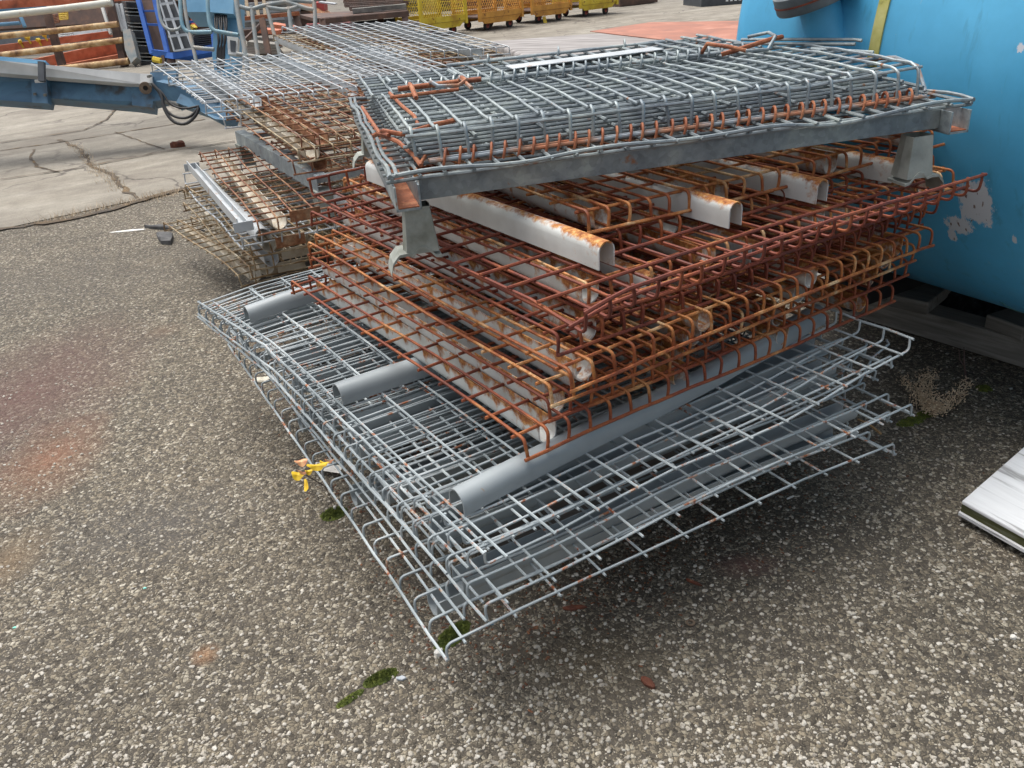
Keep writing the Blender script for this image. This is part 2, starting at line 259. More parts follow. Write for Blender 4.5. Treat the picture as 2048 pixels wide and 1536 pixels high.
def concretemat():
    m, n, l, b = newmat('old_concrete'); p = pos(n)
    e = G(0, 460); g = G(370, 380); ang = math.atan2(g.y-e.y, g.x-e.x)
    mp = n.new('ShaderNodeMapping'); mp.vector_type = 'TEXTURE'; l.new(p, mp.inputs[0]); mp.inputs['Location'].default_value = (e.x, e.y, 0); mp.inputs['Rotation'].default_value = (0, 0, ang)
    st = n.new('ShaderNodeMapping'); l.new(mp.outputs[0], st.inputs[0]); st.inputs['Scale'].default_value = (.35, 1.6, 1)
    sx = n.new('ShaderNodeSeparateXYZ'); l.new(mp.outputs[0], sx.inputs[0]); Y = math_(n, l, 'ADD', sx.outputs[1], math_(n, l, 'MULTIPLY', math_(n, l, 'SUBTRACT', noise(n, l, p, 3, 4), .5), .35))
    bands = ramp(n, l, math_(n, l, 'DIVIDE', Y, 24.0), [(0.0, .95), (.055, 1.02), (.085, .70), (.12, .62), (.15, .98), (.20, 1.0), (.30, .88), (.42, .66), (1.0, .60)])
    c = ramp(n, l, noise(n, l, st.outputs[0], 2.2, 6, .65), [(.3, (.20, .178, .142)), (.5, (.275, .25, .205)), (.7, (.355, .33, .28))])
    c = mix(n, l, 1.0, c, bands, 'MULTIPLY')
    c = mix(n, l, .6, c, ramp(n, l, noise(n, l, p, 110, 4, .7), [(.35, .62), (.6, 1.1)]), 'MULTIPLY')
    c = mix(n, l, ramp(n, l, noise(n, l, p, 1.1, 5, .7), [(.48, 0.0), (.66, .6)]), c, (.13, .11, .088))
    c = mix(n, l, .6, c, ramp(n, l, noise(n, l, p, 6, 6, .7), [(.35, .72), (.65, 1.1)]), 'MULTIPLY')
    # hairline cracks
    dv = n.new('ShaderNodeVectorMath'); dv.operation = 'ADD'; l.new(p, dv.inputs[0]); nn = n.new('ShaderNodeTexNoise'); nn.inputs['Scale'].default_value = 2.2; nn.inputs['Detail'].default_value = 6; l.new(p, nn.inputs['Vector'])
    s2 = n.new('ShaderNodeVectorMath'); s2.operation = 'SCALE'; s2.inputs['Scale'].default_value = .7; l.new(nn.outputs['Color'], s2.inputs[0]); l.new(s2.outputs[0], dv.inputs[1])
    v = n.new('ShaderNodeTexVoronoi'); v.feature = 'DISTANCE_TO_EDGE'; v.inputs['Scale'].default_value = .8; l.new(dv.outputs[0], v.inputs['Vector'])
    k = ramp(n, l, v.outputs[0], [(.004, 1.0), (.016, 0.0)]); k = math_(n, l, 'MULTIPLY', k, ramp(n, l, noise(n, l, p, .7, 3), [(.4, 0.0), (.55, .75)]))
    c = mix(n, l, k, c, (.05, .04, .035))
    l.new(c, b.inputs['Base Color']); b.inputs['Roughness'].default_value = .85
    bump(n, l, noise(n, l, p, 160, 4, .7), b, .5, .003); return m
M['concrete'] = concretemat()
M['crack'] = patchy('crack_dirt', [(.3, (.035, .028, .022)), (.55, (.09, .065, .04)), (.75, (.20, .13, .06))], 8, 5, (.8, .95), 0, .4)

def tankmat():
    m, n, l, b = newmat('tank_paint'); p = pos(n)
    c = ramp(n, l, noise(n, l, p, 1.6, 4), [(.3, (.065, .36, .62)), (.7, (.105, .45, .72))])
    c = mix(n, l, .7, c, ramp(n, l, noise(n, l, p, 9, 6, .7), [(.3, .86), (.7, 1.06)]), 'MULTIPLY')
    st = n.new('ShaderNodeMapping'); l.new(p, st.inputs[0]); st.inputs['Scale'].default_value = (14, 14, 1.6)
    k = ramp(n, l, noise(n, l, st.outputs[0], 3, 5, .7), [(.64, 0.0), (.72, .4)]); c = mix(n, l, k, c, (.32, .44, .50))
    k = ramp(n, l, noise(n, l, st.outputs[0], 1.3, 5, .7), [(.58, 0.0), (.74, .45)]); c = mix(n, l, k, c, (.04, .13, .18))
    chips = ramp(n, l, noise(n, l, p, 46, 4, .6), [(.735, 0.0), (.75, 1.0)]); c = mix(n, l, chips, c, (.42, .50, .55))
    # scraped place where the paint is down to the primer, with its own ragged outline
    def worn(cx, cy, cz, r, sz, amt, th):
        mp = n.new('ShaderNodeMapping'); mp.vector_type = 'TEXTURE'; l.new(p, mp.inputs[0]); mp.inputs['Location'].default_value = (cx, cy, cz); mp.inputs['Scale'].default_value = (1, 1, sz)
        vm = n.new('ShaderNodeVectorMath'); vm.operation = 'LENGTH'; l.new(mp.outputs[0], vm.inputs[0])
        s2_ = n.new('ShaderNodeMapping'); l.new(p, s2_.inputs[0]); s2_.inputs['Scale'].default_value = (1, 1, .35)
        d = math_(n, l, 'ADD', vm.outputs['Value'], math_(n, l, 'MULTIPLY', math_(n, l, 'SUBTRACT', noise(n, l, s2_.outputs[0], 17, 9, .85), .5), r*amt*2.4))
        return ramp(n, l, math_(n, l, 'DIVIDE', d, r), [(th, 1.0), (th+.05, 0.0)])
    for (a_, z_, r_, sz_, am, th) in WORN:
        k = worn(a_[0], a_[1], z_, r_, sz_, am, th)
        inner = mix(n, l, ramp(n, l, noise(n, l, st.outputs[0], 6, 4, .6), [(.62, 0.0), (.66, 1.0)]), (.60, .63, .68), (.16, .10, .08))
        c = mix(n, l, k, c, inner)
    l.new(c, b.inputs['Base Color']); l.new(ramp(n, l, noise(n, l, p, 9, 4), [(.3, .34), (.7, .50)]), b.inputs['Roughness'])
    bump(n, l, noise(n, l, p, 5, 3), b, .08, .02); return m
M['tank_scar'] = patchy('bare_patch', [(.4, (.58, .62, .68)), (.7, (.70, .73, .77))], 12, 4, (.5, .7), 0, .1, spots=[(.68, (.10, .06, .04), 30, .05)])
M['seam'] = patchy('seam_oxide', [(.4, (.09, .33, .36)), (.7, (.26, .42, .34))], 16, 5, (.5, .7), 0, .1)
M['strap'] = patchy('yellow_strap', [(.32, (.05, .05, .02)), (.45, (.40, .38, .10)), (.7, (.55, .52, .22))], 16, 5, (.5, .7), 0, .1)
M['tarp'] = patchy('black_netting', [(.45, (.010, .011, .013)), (.6, (.04, .045, .05)), (.7, (.14, .15, .17))], 30, 5, (.35, .7), 0, .8, dist=1)

# ------------------------------------------------------------------ mesh building
class MB:
    def __init__(s): s.v = []; s.f = []; s.uv = {}
    def box(s, c, size, rot=None, taper=None, taper_y=None):
        c = Vector(c); hx, hy, hz = [k/2 for k in size]; b = len(s.v)
        for z in (-1, 1):
            tx = taper if (taper and z > 0) else 1; ty = (taper_y if taper_y else tx) if z > 0 else 1
            for x, y in ((-1, -1), (1, -1), (1, 1), (-1, 1)):
                p = Vector((x*hx*tx, y*hy*ty, z*hz))
                if rot is not None: p = rot @ p
                s.v.append(c+p)
        for q in ((0, 3, 2, 1), (4, 5, 6, 7), (0, 1, 5, 4), (1, 2, 6, 5), (2, 3, 7, 6), (3, 0, 4, 7)): s.f.append([b+k for k in q])
    def bar(s, a, b_, wd, ht, up=(0, 0, 1)):
        a = Vector(a); b_ = Vector(b_); d = (b_-a); L = d.length; d.normalize(); up = Vector(up)
        sdv = d.cross(up).normalized(); u = sdv.cross(d)
        R = Matrix((d, sdv, u)).transposed(); s.box((a+b_)/2, (L, wd, ht), R)
    def tube(s, pts, r, n=6, caps=True):
        pts = [Vector(p) for p in pts]; N = len(pts)
        if N < 2: return
        tn = []
        for i in range(N):
            d = pts[min(i+1, N-1)] - pts[max(i-1, 0)]
            tn.append(d.normalized() if d.length > 1e-9 else Vector((0, 0, 1)))
        ref = Vector((0, 0, 1)) if abs(tn[0].z) < .9 else Vector((1, 0, 0))
        u = tn[0].cross(ref).normalized(); base = len(s.v); rr = r if hasattr(r, '__len__') else [r]*N
        for i in range(N):
            u = (u - tn[i]*u.dot(tn[i])); u = u.normalized() if u.length > 1e-6 else tn[i].orthogonal().normalized()
            v = tn[i].cross(u)
            for k in range(n):
                a = 2*math.pi*k/n; s.v.append(pts[i] + (u*math.cos(a)+v*math.sin(a))*rr[i])
        for i in range(N-1):
            for k in range(n):
                k2 = (k+1) % n; s.f.append([base+i*n+k, base+i*n+k2, base+(i+1)*n+k2, base+(i+1)*n+k])
        if caps:
            s.f.append([base+k for k in range(n)][::-1]); s.f.append([base+(N-1)*n+k for k in range(n)])
    def prism(s, poly, y0, y1):  # poly in (x,z), extruded along y
        b = len(s.v); n = len(poly)
        for y in (y0, y1):
            for x, z in poly: s.v.append(Vector((x, y, z)))
        for k in range(n): s.f.append([b+k, b+(k+1) % n, b+n+(k+1) % n, b+n+k])
        s.f.append([b+k for k in range(n)][::-1]); s.f.append([b+n+k for k in range(n)])
    def slab(s, poly, h, z0=0.0):  # polygon in xy, thickness h upward
        b = len(s.v); n = len(poly)
        for z in (z0, z0+h):
            for q in poly: s.v.append(Vector((q[0], q[1], (q[2] if len(q) > 2 else 0)+z)))
        for k in range(n): s.f.append([b+k, b+(k+1) % n, b+n+(k+1) % n, b+n+k])
        s.f.append([b+k for k in range(n)][::-1]); s.f.append([b+n+k for k in range(n)])
    def lathe(s, prof, M_, n=24, closed=False):  # prof (r,z) around z, transformed by M_
        b = len(s.v); N = len(prof)
        for r_, z in prof:
            for k in range(n):
                a = 2*math.pi*k/n; s.v.append(M_ @ Vector((r_*math.cos(a), r_*math.sin(a), z)))
        for i in range(N-1):
            for k in range(n):
                k2 = (k+1) % n; s.f.append([b+i*n+k, b+i*n+k2, b+(i+1)*n+k2, b+(i+1)*n+k])
        if prof[0][0] > 1e-5: s.f.append([b+k for k in range(n)][::-1])
        if prof[-1][0] > 1e-5: s.f.append([b+(N-1)*n+k for k in range(n)])
    def build(s, name, mat, parent=None, smooth=False, mw=None):
        me = bpy.data.meshes.new(name); me.from_pydata([tuple(p) for p in s.v], [], s.f); me.update()
        if s.uv:
            ul = me.uv_layers.new(name='UVMap')
            for li, lp in enumerate(me.loops): ul.data[li].uv = s.uv.get(lp.vertex_index, (0, 0))
        if smooth:
            me.polygons.foreach_set('use_smooth', [True]*len(me.polygons))
            try: me.set_sharp_from_angle(angle=rad(50))
            except Exception: pass
        me.materials.append(mat if not isinstance(mat, str) else M[mat])
        o = bpy.data.objects.new(name, me); sc.collection.objects.link(o)
        if parent is not None: o.parent = parent
        if mw is not None: o.matrix_world = mw
        return o
def tag(o, label=None, cat=None, group=None, kind=None):
    if label: o['label'] = label
    if cat: o['category'] = cat
    if group: o['group'] = group
    if kind: o['kind'] = kind
    return o
def empty(name, mw, label, cat, group=None):
    o = bpy.data.objects.new(name, None); sc.collection.objects.link(o); o.empty_display_size = .1
    o.matrix_world = mw if isinstance(mw, Matrix) else Matrix.Translation(Vector(mw))
    return tag(o, label, cat, group)
def frame(O_, X, Yd):
    """orthonormal frame: origin, x towards X, y towards side of Yd"""
    O_ = Vector(O_); x = (Vector(X)-O_).normalized(); y = Vector(Yd)-O_; y = (y - x*y.dot(x)).normalized(); z = x.cross(y)
    m = Matrix((x, y, z)).transposed().to_4x4(); m.translation = O_; return m
def yawframe(O_, yaw, tx=0.0, ty=0.0):
    return Matrix.Translation(Vector(O_)) @ Matrix.Rotation(rad(yaw), 4, 'Z') @ Matrix.Rotation(tx, 4, 'X') @ Matrix.Rotation(ty, 4, 'Y')

# ------------------------------------------------------------------ wire deck
def channel(root, x, y0, y1, ztop, h, wd, s, mat, seed, warp=None, flare=True, label=None, skew=0.0):
    """U channel (s=1: opening up, round bottom; s=-1 the same turned over) along y"""
    r_ = random.Random(seed); th = .0025; b = MB(); n_arc = 8; prof = []
    hw = wd/2
    prof.append((-hw, 0)); prof.append((-hw, -(h-hw)*.5))
    for k in range(n_arc+1):
        a = math.pi + math.pi*k/n_arc; prof.append((hw*math.cos(a), -(h-hw)+hw*math.sin(a)))
    prof.append((hw, -(h-hw)*.5)); prof.append((hw, 0))
    inner = [((abs(px)-th)*(1 if px > 0 else -1) if abs(px) > th else 0.0, min(0, pz+(th if abs(px) < hw*.9 else 0))) for px, pz in prof]
    ys = [y0 + (y1-y0)*k/10 for k in range(11)]; NP = len(prof)
    for ri, (pr, si) in enumerate(((prof, 1), (inner, -1))):
        for i, y in enumerate(ys):
            e = max(0, 1-min(y-y0, y1-y)/.05) if flare else 0
            dz = (warp(x, y)[2] if warp else 0)
            for k, (px, pz) in enumerate(pr):
                q = Vector((x+skew*(y-y0)+px*(1+.03*e), y, ztop + s*(pz*(1-.03*e)) + dz))
                b.uv[len(b.v)] = (y-y0, k/(NP-1)); b.v.append(q)
    def idx(ri, i, k): return ri*len(ys)*NP + i*NP + k
    for ri in (0, 1):
        for i in range(len(ys)-1):
            for k in range(NP-1):
                q = [idx(ri, i, k), idx(ri, i+1, k), idx(ri, i+1, k+1), idx(ri, i, k+1)]
                b.f.append(q if ri == 0 else q[::-1])
    for i in range(len(ys)-1):
        for k in (0, NP-1): b.f.append([idx(0, i, k), idx(1, i, k), idx(1, i+1, k), idx(0, i+1, k)])
    for i in (0, len(ys)-1):
        for k in range(NP-1): b.f.append([idx(0, i, k), idx(0, i, k+1), idx(1, i, k+1), idx(1, i, k)])
    o = b.build('channel', mat, root, smooth=True)
    if label: o['label'] = label
    return o

def deck(label, mw, W, D, sx, sy, wire, chmat, chx, s=1, drop=.05, rw=.0034, seed=1, warp=None, group=None, ch=(.045, .042), edge_mat=None, chy=(.03, .03), jit=.0016, ext=.01, name='wire_deck', chskew=None):
    """mesh deck: wires along y every sx with waterfall ends, cross wires along x every sy; local z=0 is the mesh plane"""
    r_ = random.Random(seed); root = empty(name, mw, label, 'wire deck', group)
    wfn = warp or (lambda x, y: (0, 0, 0))
    a1, a2, ph = r_.uniform(-.004, .004), r_.uniform(-.004, .004), r_.uniform(0, 6)
    def wp(x, y):
        q = wfn(x, y); return (q[0], q[1], q[2] + a1*math.sin(x/W*math.pi*1.5+ph) + a2*math.sin(y/D*math.pi*1.3+ph))
    def Wp(x, y, z):
        dx, dy, dz = wp(x, y); return Vector((x+dx, y+dy, z+dz))
    nx = int(round(W/sx)); ny = int(round(D/sy)); br = .009 if drop < .035 else .012
    b = MB()
    for i in range(nx+1):
        x = i*W/nx; jx = r_.uniform(-jit, jit); lean0 = r_.uniform(-.005, .005); lean1 = r_.uniform(-.005, .005); pts = []
        sag = r_.uniform(-.002, .002)
        pts.append(Wp(x+jx+lean0, 0, -s*drop)); pts.append(Wp(x+jx+lean0*.4, -.001, -s*drop*.6)); pts.append(Wp(x+jx, 0, -s*br))
        for a in (30, 60): pts.append(Wp(x+jx, br*(1-math.cos(rad(a))), -s*br*(1-math.sin(rad(a)))))
        for k in range(0, 9):
            y = br + (D-2*br)*k/8; pts.append(Wp(x+jx+r_.uniform(-jit, jit)*.5, y, sag*math.sin(math.pi*k/8)))
        for a in (60, 30): pts.append(Wp(x+jx, D-br*(1-math.cos(rad(a))), -s*br*(1-math.sin(rad(a)))))
        pts.append(Wp(x+jx, D, -s*br)); pts.append(Wp(x+jx+lean1, D, -s*drop))
        b.tube(pts, rw, 6)
    for j in range(0, ny+1):
        y = min(max((j+.35)*D/(ny+.7), .03), D-.03); jy = r_.uniform(-jit, jit)
        b.tube([Wp(-ext+(W+2*ext)*k/14, y+jy+r_.uniform(-jit, jit)*.5, -s*rw*1.85) for k in range(15)], rw, 6)
    b.build('wire_mesh', wire, root, smooth=True)
    for y in (-rw*1.5, D+rw*1.5):
        e = MB(); e.tube([Wp(-ext*.6+(W+1.2*ext)*k/24, y+r_.uniform(-1, 1)*jit*.5, -s*(drop-rw)+r_.uniform(-1, 1)*jit*.7) for k in range(25)], rw*1.08, 6)
        e.build('edge_wire', edge_mat or wire, root, smooth=True)
    for k, x in enumerate(chx):
        m_ = chmat[k % len(chmat)] if isinstance(chmat, (list, tuple)) else chmat
        channel(root, x, chy[0], D-chy[1], -s*rw*3, ch[1], ch[0], s, m_, seed*10+k, wp, skew=chskew[k] if chskew else r_.uniform(-.006, .006))
    return root

# ------------------------------------------------------------------ ground
def flat(name, poly, z, mat, kind='structure'):
    b = MB(); b.v = [Vector((p[0], p[1], z)) for p in poly]; b.f = [list(range(len(poly)))]
    o = b.build(name, mat); tag(o, kind=kind); return o
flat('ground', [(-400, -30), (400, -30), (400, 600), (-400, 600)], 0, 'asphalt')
e0 = G(-400, 546); e1 = G(370, 380); dd = (e1-e0).normalized(); e2 = e1+dd*14; nn_ = Vector((-dd.y, dd.x, 0))
pv = flat('pavement', [e0-dd*30, e2, e2+dd*60, e2+dd*60+nn_*300, e0-dd*30+nn_*300], .004, 'concrete')

def strip(pxs, wd, z, name, lab, parent=None, seed=1):
    r_ = random.Random(seed); P_ = []
    for (a, b_) in zip(pxs[:-1], pxs[1:]):
        A, B = G(*a), G(*b_); k = max(2, int((B-A).length/.06))
        for i in range(k): P_.append(A.lerp(B, i/k) + Vector((r_.uniform(-1, 1), r_.uniform(-1, 1), 0))*wd*.45)
    P_.append(G(*pxs[-1])); b = MB()
    for i, p in enumerate(P_):
        d = (P_[min(i+1, len(P_)-1)]-P_[max(i-1, 0)]).normalized(); s_ = Vector((-d.y, d.x, 0))*wd*r_.uniform(.25, .8)
        b.v += [p+s_+Vector((0, 0, z)), p-s_+Vector((0, 0, z))]
    for i in range(len(P_)-1): b.f.append([2*i, 2*i+1, 2*i+3, 2*i+2])
    o = b.build(name, 'crack'); tag(o, kind='structure'); return o
strip([(0, 461), (120, 443), (210, 425), (280, 402), (372, 379)], .045, .008, 'pavement_joint', '', seed=3)
strip([(120, 280), (160, 300), (185, 335), (225, 350), (250, 382), (275, 398)], .03, .008, 'pavement_crack', '', seed=4)
strip([(0, 303), (140, 283), (270, 262), (410, 240)], .02, .008, 'pavement_crack', '', seed=5)
strip([(0, 362), (150, 340), (330, 305), (470, 285)], .018, .012, 'pavement_crack', '', seed=6)
strip([(70, 300), (62, 318), (75, 335), (120, 346)], .018, .008, 'pavement_crack', '', seed=7)
strip([(240, 212), (215, 240), (170, 262), (0, 288)], .02, .012, 'pavement_crack', '', seed=8)
strip([(230, 265), (300, 290), (330, 300)], .015, .008, 'pavement_crack', '', seed=9)

# loose stones standing proud of the asphalt
def ico(b, c, r3, rng):
    t_ = (1+5**.5)/2; vs = [(-1, t_, 0), (1, t_, 0), (-1, -t_, 0), (1, -t_, 0), (0, -1, t_), (0, 1, t_), (0, -1, -t_), (0, 1, -t_), (t_, 0, -1), (t_, 0, 1), (-t_, 0, -1), (-t_, 0, 1)]
    fs = [(0, 11, 5), (0, 5, 1), (0, 1, 7), (0, 7, 10), (0, 10, 11), (1, 5, 9), (5, 11, 4), (11, 10, 2), (10, 7, 6), (7, 1, 8), (3, 9, 4), (3, 4, 2), (3, 2, 6), (3, 6, 8), (3, 8, 9), (4, 9, 5), (2, 4, 11), (6, 2, 10), (8, 6, 7), (9, 8, 1)]
    a = rng.uniform(0, 6.28); ca, sa = math.cos(a), math.sin(a); base = len(b.v)
    for v in vs:
        k = rng.uniform(.75, 1.15)/1.9; x, y, z = v[0]*r3[0]*k, v[1]*r3[1]*k, v[2]*r3[2]*k
        b.v.append(Vector((c[0]+x*ca-y*sa, c[1]+x*sa+y*ca, c[2]+z)))
    for f_ in fs: b.f.append([base+k for k in f_])
M['stone_a'] = patchy('loose_stone', [(.3, (.20, .18, .15)), (.5, (.34, .31, .26)), (.7, (.52, .50, .45))], 45, 3, (.6, .85), 0, .2)
b = MB(); rg = random.Random(11)
for _ in range(5200):
    px, py = rg.uniform(-20, 2068), 1540-1000*rg.random()**1.3
    if px < 500 and py < 470: continue
    g = G(px, py); s_ = rg.uniform(.002, .0048)*(1.25 if rg.random() < .08 else 1); ico(b, (g.x, g.y, s_*.15), (s_*rg.uniform(1, 1.6), s_, s_*.7), rg)
o = b.build('loose_gravel', 'stone_a', smooth=False); tag(o, 'pale stone chips scattered loose over the worn asphalt', 'gravel', kind='stuff')

M['crumb'] = patchy('rust_crumb', [(.3, (.03, .015, .01)), (.5, (.12, .045, .02)), (.7, (.25, .12, .06))], 70, 3, (.7, .9), 0, .2)
b = MB(); rg = random.Random(12)
for _ in range(1500):
    k = rg.random(); px = 900+820*k+rg.gauss(0, 70); py = 1250-400*k+abs(rg.gauss(20, 75))
    if rg.random() < .3: px, py = 450+460*k+rg.gauss(-10, 30), 640+640*k+rg.gauss(0, 30)
    g = G(px, min(py, 1530)); s_ = rg.uniform(.0008, .0030); ico(b, (g.x, g.y, s_*.3), (s_*rg.uniform(1, 2.6), s_, s_*.4), rg)
o = b.build('rust_crumbs', 'crumb', smooth=False); tag(o, 'dark rust crumbs fallen on the asphalt around the front pile', 'crumbs', kind='stuff')

# ------------------------------------------------------------------ wooden pallets under the piles
def pallet(label, mw, L, Wd, H_, wood='wood_dark', runners=3, boards=7, group='wooden pallets under the piles'):
    root = empty('wooden_pallet', mw, label, 'pallet', group); rr = random.Random(int(L*100))
    for k in range(runners):
        b = MB(); b.box((L/2, .05+(Wd-.1)*k/(runners-1), (H_-.022)/2), (L, .045, H_-.022)); b.build('runner', wood, root)
    for k in range(boards):
        b = MB(); b.box((.05+(L-.1)*k/(boards-1), Wd/2, H_-.011+.0005), (.09+rr.uniform(-.01, .01), Wd, .02)); b.build('deck_board', wood, root)
    return root

# ------------------------------------------------------------------ gray painted decks (bottom of the front pile)
GW, GD = 1.52, 1.12
def gdeck(label, near, z_edge, yawB, s, chx, seed, warp=None, drop=.03, ch=(.043, .042), chskew=None):
    n_ = G(near[0], near[1], z_edge); d = Vector((math.cos(rad(yawB)), math.sin(rad(yawB)), 0)); o_ = n_ + d*GW
    mw = yawframe((o_.x, o_.y, z_edge+s*drop), yawB-180)
    return deck(label, mw, GW, GD, .0635, .1016, 'gray_wire', 'gray_paint', chx, s=s, drop=drop, rw=.0026, seed=seed, warp=warp, ch=ch,
                group='gray painted wire decks in the bottom pile', jit=.0022, ext=.012, chy=(.03, .03) if s > 0 else (.035, .03), chskew=chskew)
pallet('dark old wooden pallet beneath the gray wire decks', yawframe((G(1010, 1215, .0).x-.02, G(1010, 1215, .0).y+.13, 0), 31), .98, 1.15, .19, runners=3)
def w_bottom(x, y):   # near corner kinked and drooping
    k = max(0, (x-GW+.28)/.28)*max(0, 1-y/.22); q = max(0, (y-.8)/.32)
    return (0, 0, -.010*k*k - .018*q)
def w_mid(x, y): return (.006*math.sin(y*9), 0, -.014*max(0, (y-.75)/.4)+.004*math.sin(x*7))
def w_top(x, y):      # far end of the top deck bent down and out, front wires wavy
    q = max(0, (y-.62)/.5); k = max(0, (x-1.15)/.37); j = max(0, 1-x/.5)*max(0, 1-y/.18)
    return (.006*math.sin(y*11)*k, -.03*j, .008*k*math.sin(min(y, 1.0)*5.2) + .034*q - .028*j)
def w4(x, y):
    k = max(0, (x-1.1)/.42); j = max(0, 1-x/.6)*max(0, 1-y/.15)
    return (.008*k*math.sin(y*7+1), -.045*j, .007*k*math.sin(y*6+2) + .008*max(0, (y-.7)/.4) - .02*j)
def gl(n): return 'gray wire deck with light rust spots, ' + n
gdeck(gl('lowest of the front pile, near corner kinked'), (893, 1305), .212, 118.5, 1, (.18, .62, 1.0, 1.40), 21, w_bottom)
gdeck(gl('second from the ground in the front pile'), (929, 1226), .250, 119.8, 1, (.30, .75, 1.12, 1.44), 22, w_mid)
gdeck(gl('third from the ground, its near corner sticking out'), (973, 1230), .285, 120.6, 1, (.10, .50, .88, 1.30), 23, w_mid)
gdeck(gl('fourth from the ground, edges bowed'), (892, 1146), .315, 120.6, 1, (.24, .68, 1.06, 1.42), 24, w4)
gdeck(gl('fifth from the ground, just under the overturned one'), (933, 1131), .345, 121.6, 1, (.16, .56, .97, 1.36), 25, w4)
gt = gdeck('gray wire deck lying upside down with three smooth round-topped channels, under the rusty decks', (967, 1096), .415, 122.4, -1, (.235, .86, 1.375), 26, w_top, ch=(.05, .043), chskew=(.0, .0, -.075))
# bent single wires of the gray pile
def wirepx(label, pts, rw, mat='gray_wire', cat='wire', name='bent_wire', group=None):
    P_ = [G(a, c, z) for a, c, z in pts]; Q = [P_[0]]
    for i in range(len(P_)-1):
        for k in (1, 2, 3): Q.append(P_[i].lerp(P_[i+1], k/3))
    b = MB(); b.tube(Q, rw, 6); o = b.build(name, mat, smooth=True); tag(o, label, cat, group); return o
wirepx('bent gray wire poking steeply out from the right corner of the gray decks', [(1716, 770, .29), (1745, 715, .31), (1778, 688, .325), (1773, 680, .33)], .0029)
wirepx('short bent gray wire beside the longer one, right corner of the gray decks', [(1684, 745, .29), (1712, 715, .31), (1733, 690, .325), (1733, 684, .33)], .0029)
wirepx('loose rust-tipped wire end low at the right of the gray decks', [(1715, 838, .22), (1740, 850, .21), (1762, 868, .205)], .003, 'olive_wire')

# ------------------------------------------------------------------ red rusty decks
RW, RD = 1.104, 1.11
S8 = .785
Rdat = [  # origin (scaled), z_edge, yaw, s, wire, ch xs, label
 ((.022, 1.622), .212, 31.7, 1, 'rust_wire', (.075, .42, .74, 1.03), 'lowest rusty wire deck of the red pile, its near corner resting over the gray channel'),
 ((.080, 1.694), .264, 31.7, 1, 'rust_wire', (.045, .36, .68, 1.02), 'rusty wire deck second from the bottom of the red pile'),
 ((.082, 1.675), .324, 31.4, 1, 'rust_wire_orange', (.10, .40, .73, 1.05), 'rusty wire deck third from the bottom of the red pile'),
 ((.130, 1.650), .374, 31.8, 1, 'rust_wire_orange', (.06, .37, .70, 1.02), 'rusty wire deck fourth from the bottom, its front wires bright orange'),
 ((.117, 1.723), .420, 31.7, 1, 'rust_wire_dark', (.09, .41, .66, 1.00), 'dark rusty wire deck in the middle of the red pile'),
 ((.167, 1.781), .490, 31.1, -1, 'rust_wire_dark', (.22, .52, .85), 'overturned dark rusty wire deck in the middle of the red pile'),
 ((.187, 1.777), .522, 29.9, 1, 'rust_wire_orange', (.03, .33, .66, 1.04), 'rusty wire deck with a straight orange front wire, above the overturned one'),
 ((.154, 1.530), .635, 31.8, -1, 'rust_wire_dark', (.17, .50, .765, 1.03), 'overturned rusty wire deck with round-topped cream channels, left corner bent down'),
 ((.288, 2.012), .556, 27.4, 1, 'rust_wire', (.16, .49, .83), 'dark red rusty wire deck second from the top of the red pile'),
 ((.207, 1.984), .626, 26.5, 1, 'rust_wire_orange', (.06, .37, .70, 1.03), 'topmost rusty wire deck of the red pile, wide cream channels below it'),
]
for i, (oxy, z, yaw, s, wire, chx, lab) in enumerate(Rdat):
    z2 = CAMH - S8*(CAMH-z); o_ = (oxy[0]*S8, oxy[1]*S8, z2 + s*.042)
    chm = ['cream_u', 'cream_u_rusty'] if s > 0 else 'cream_cap'
    def wpR(x, y, i=i):
        bend = -.014*max(0, 1-x/.09)**1.5 if i == 7 and y < .06 else 0
        return (.004*math.sin(y*6+i), .003*math.sin(x*8+i*2), .004*math.sin(x*5+i*1.7) + bend)
    deck(lab, yawframe(o_, yaw+(1.6 if s > 0 else 1.0)), RW, RD, .0508, .096, wire, chm, chx, s=s, drop=.042, rw=.0033, seed=40+i, warp=wpR, ch=(.040, .047) if s > 0 else (.036, .052),
         group='red rusty wire decks stacked on the gray ones', edge_mat=wire, jit=.0013, chy=(.035, .035) if s > 0 else ((.15, .02) if i == 7 else (.05, .05)))

# ------------------------------------------------------------------ galvanised folding container on top
def posed(O_, tx, ty, yaw):
    return Matrix.Translation(Vector(O_)) @ Matrix.Rotation(rad(yaw), 4, 'Z') @ Matrix.Rotation(rad(ty), 4, 'Y') @ Matrix.Rotation(rad(tx), 4, 'X')
cA = G(785, 362, .885); cL, cD = 1.225, .974
CM = posed(cA, .1, -1.1, 12.3)
gc = empty('wire_container', CM, 'folded galvanised wire container base with collapsed mesh sides, on top of the rusty decks', 'wire container')
def curved(pts, r, b, n=6): b.tube(pts, r, n)
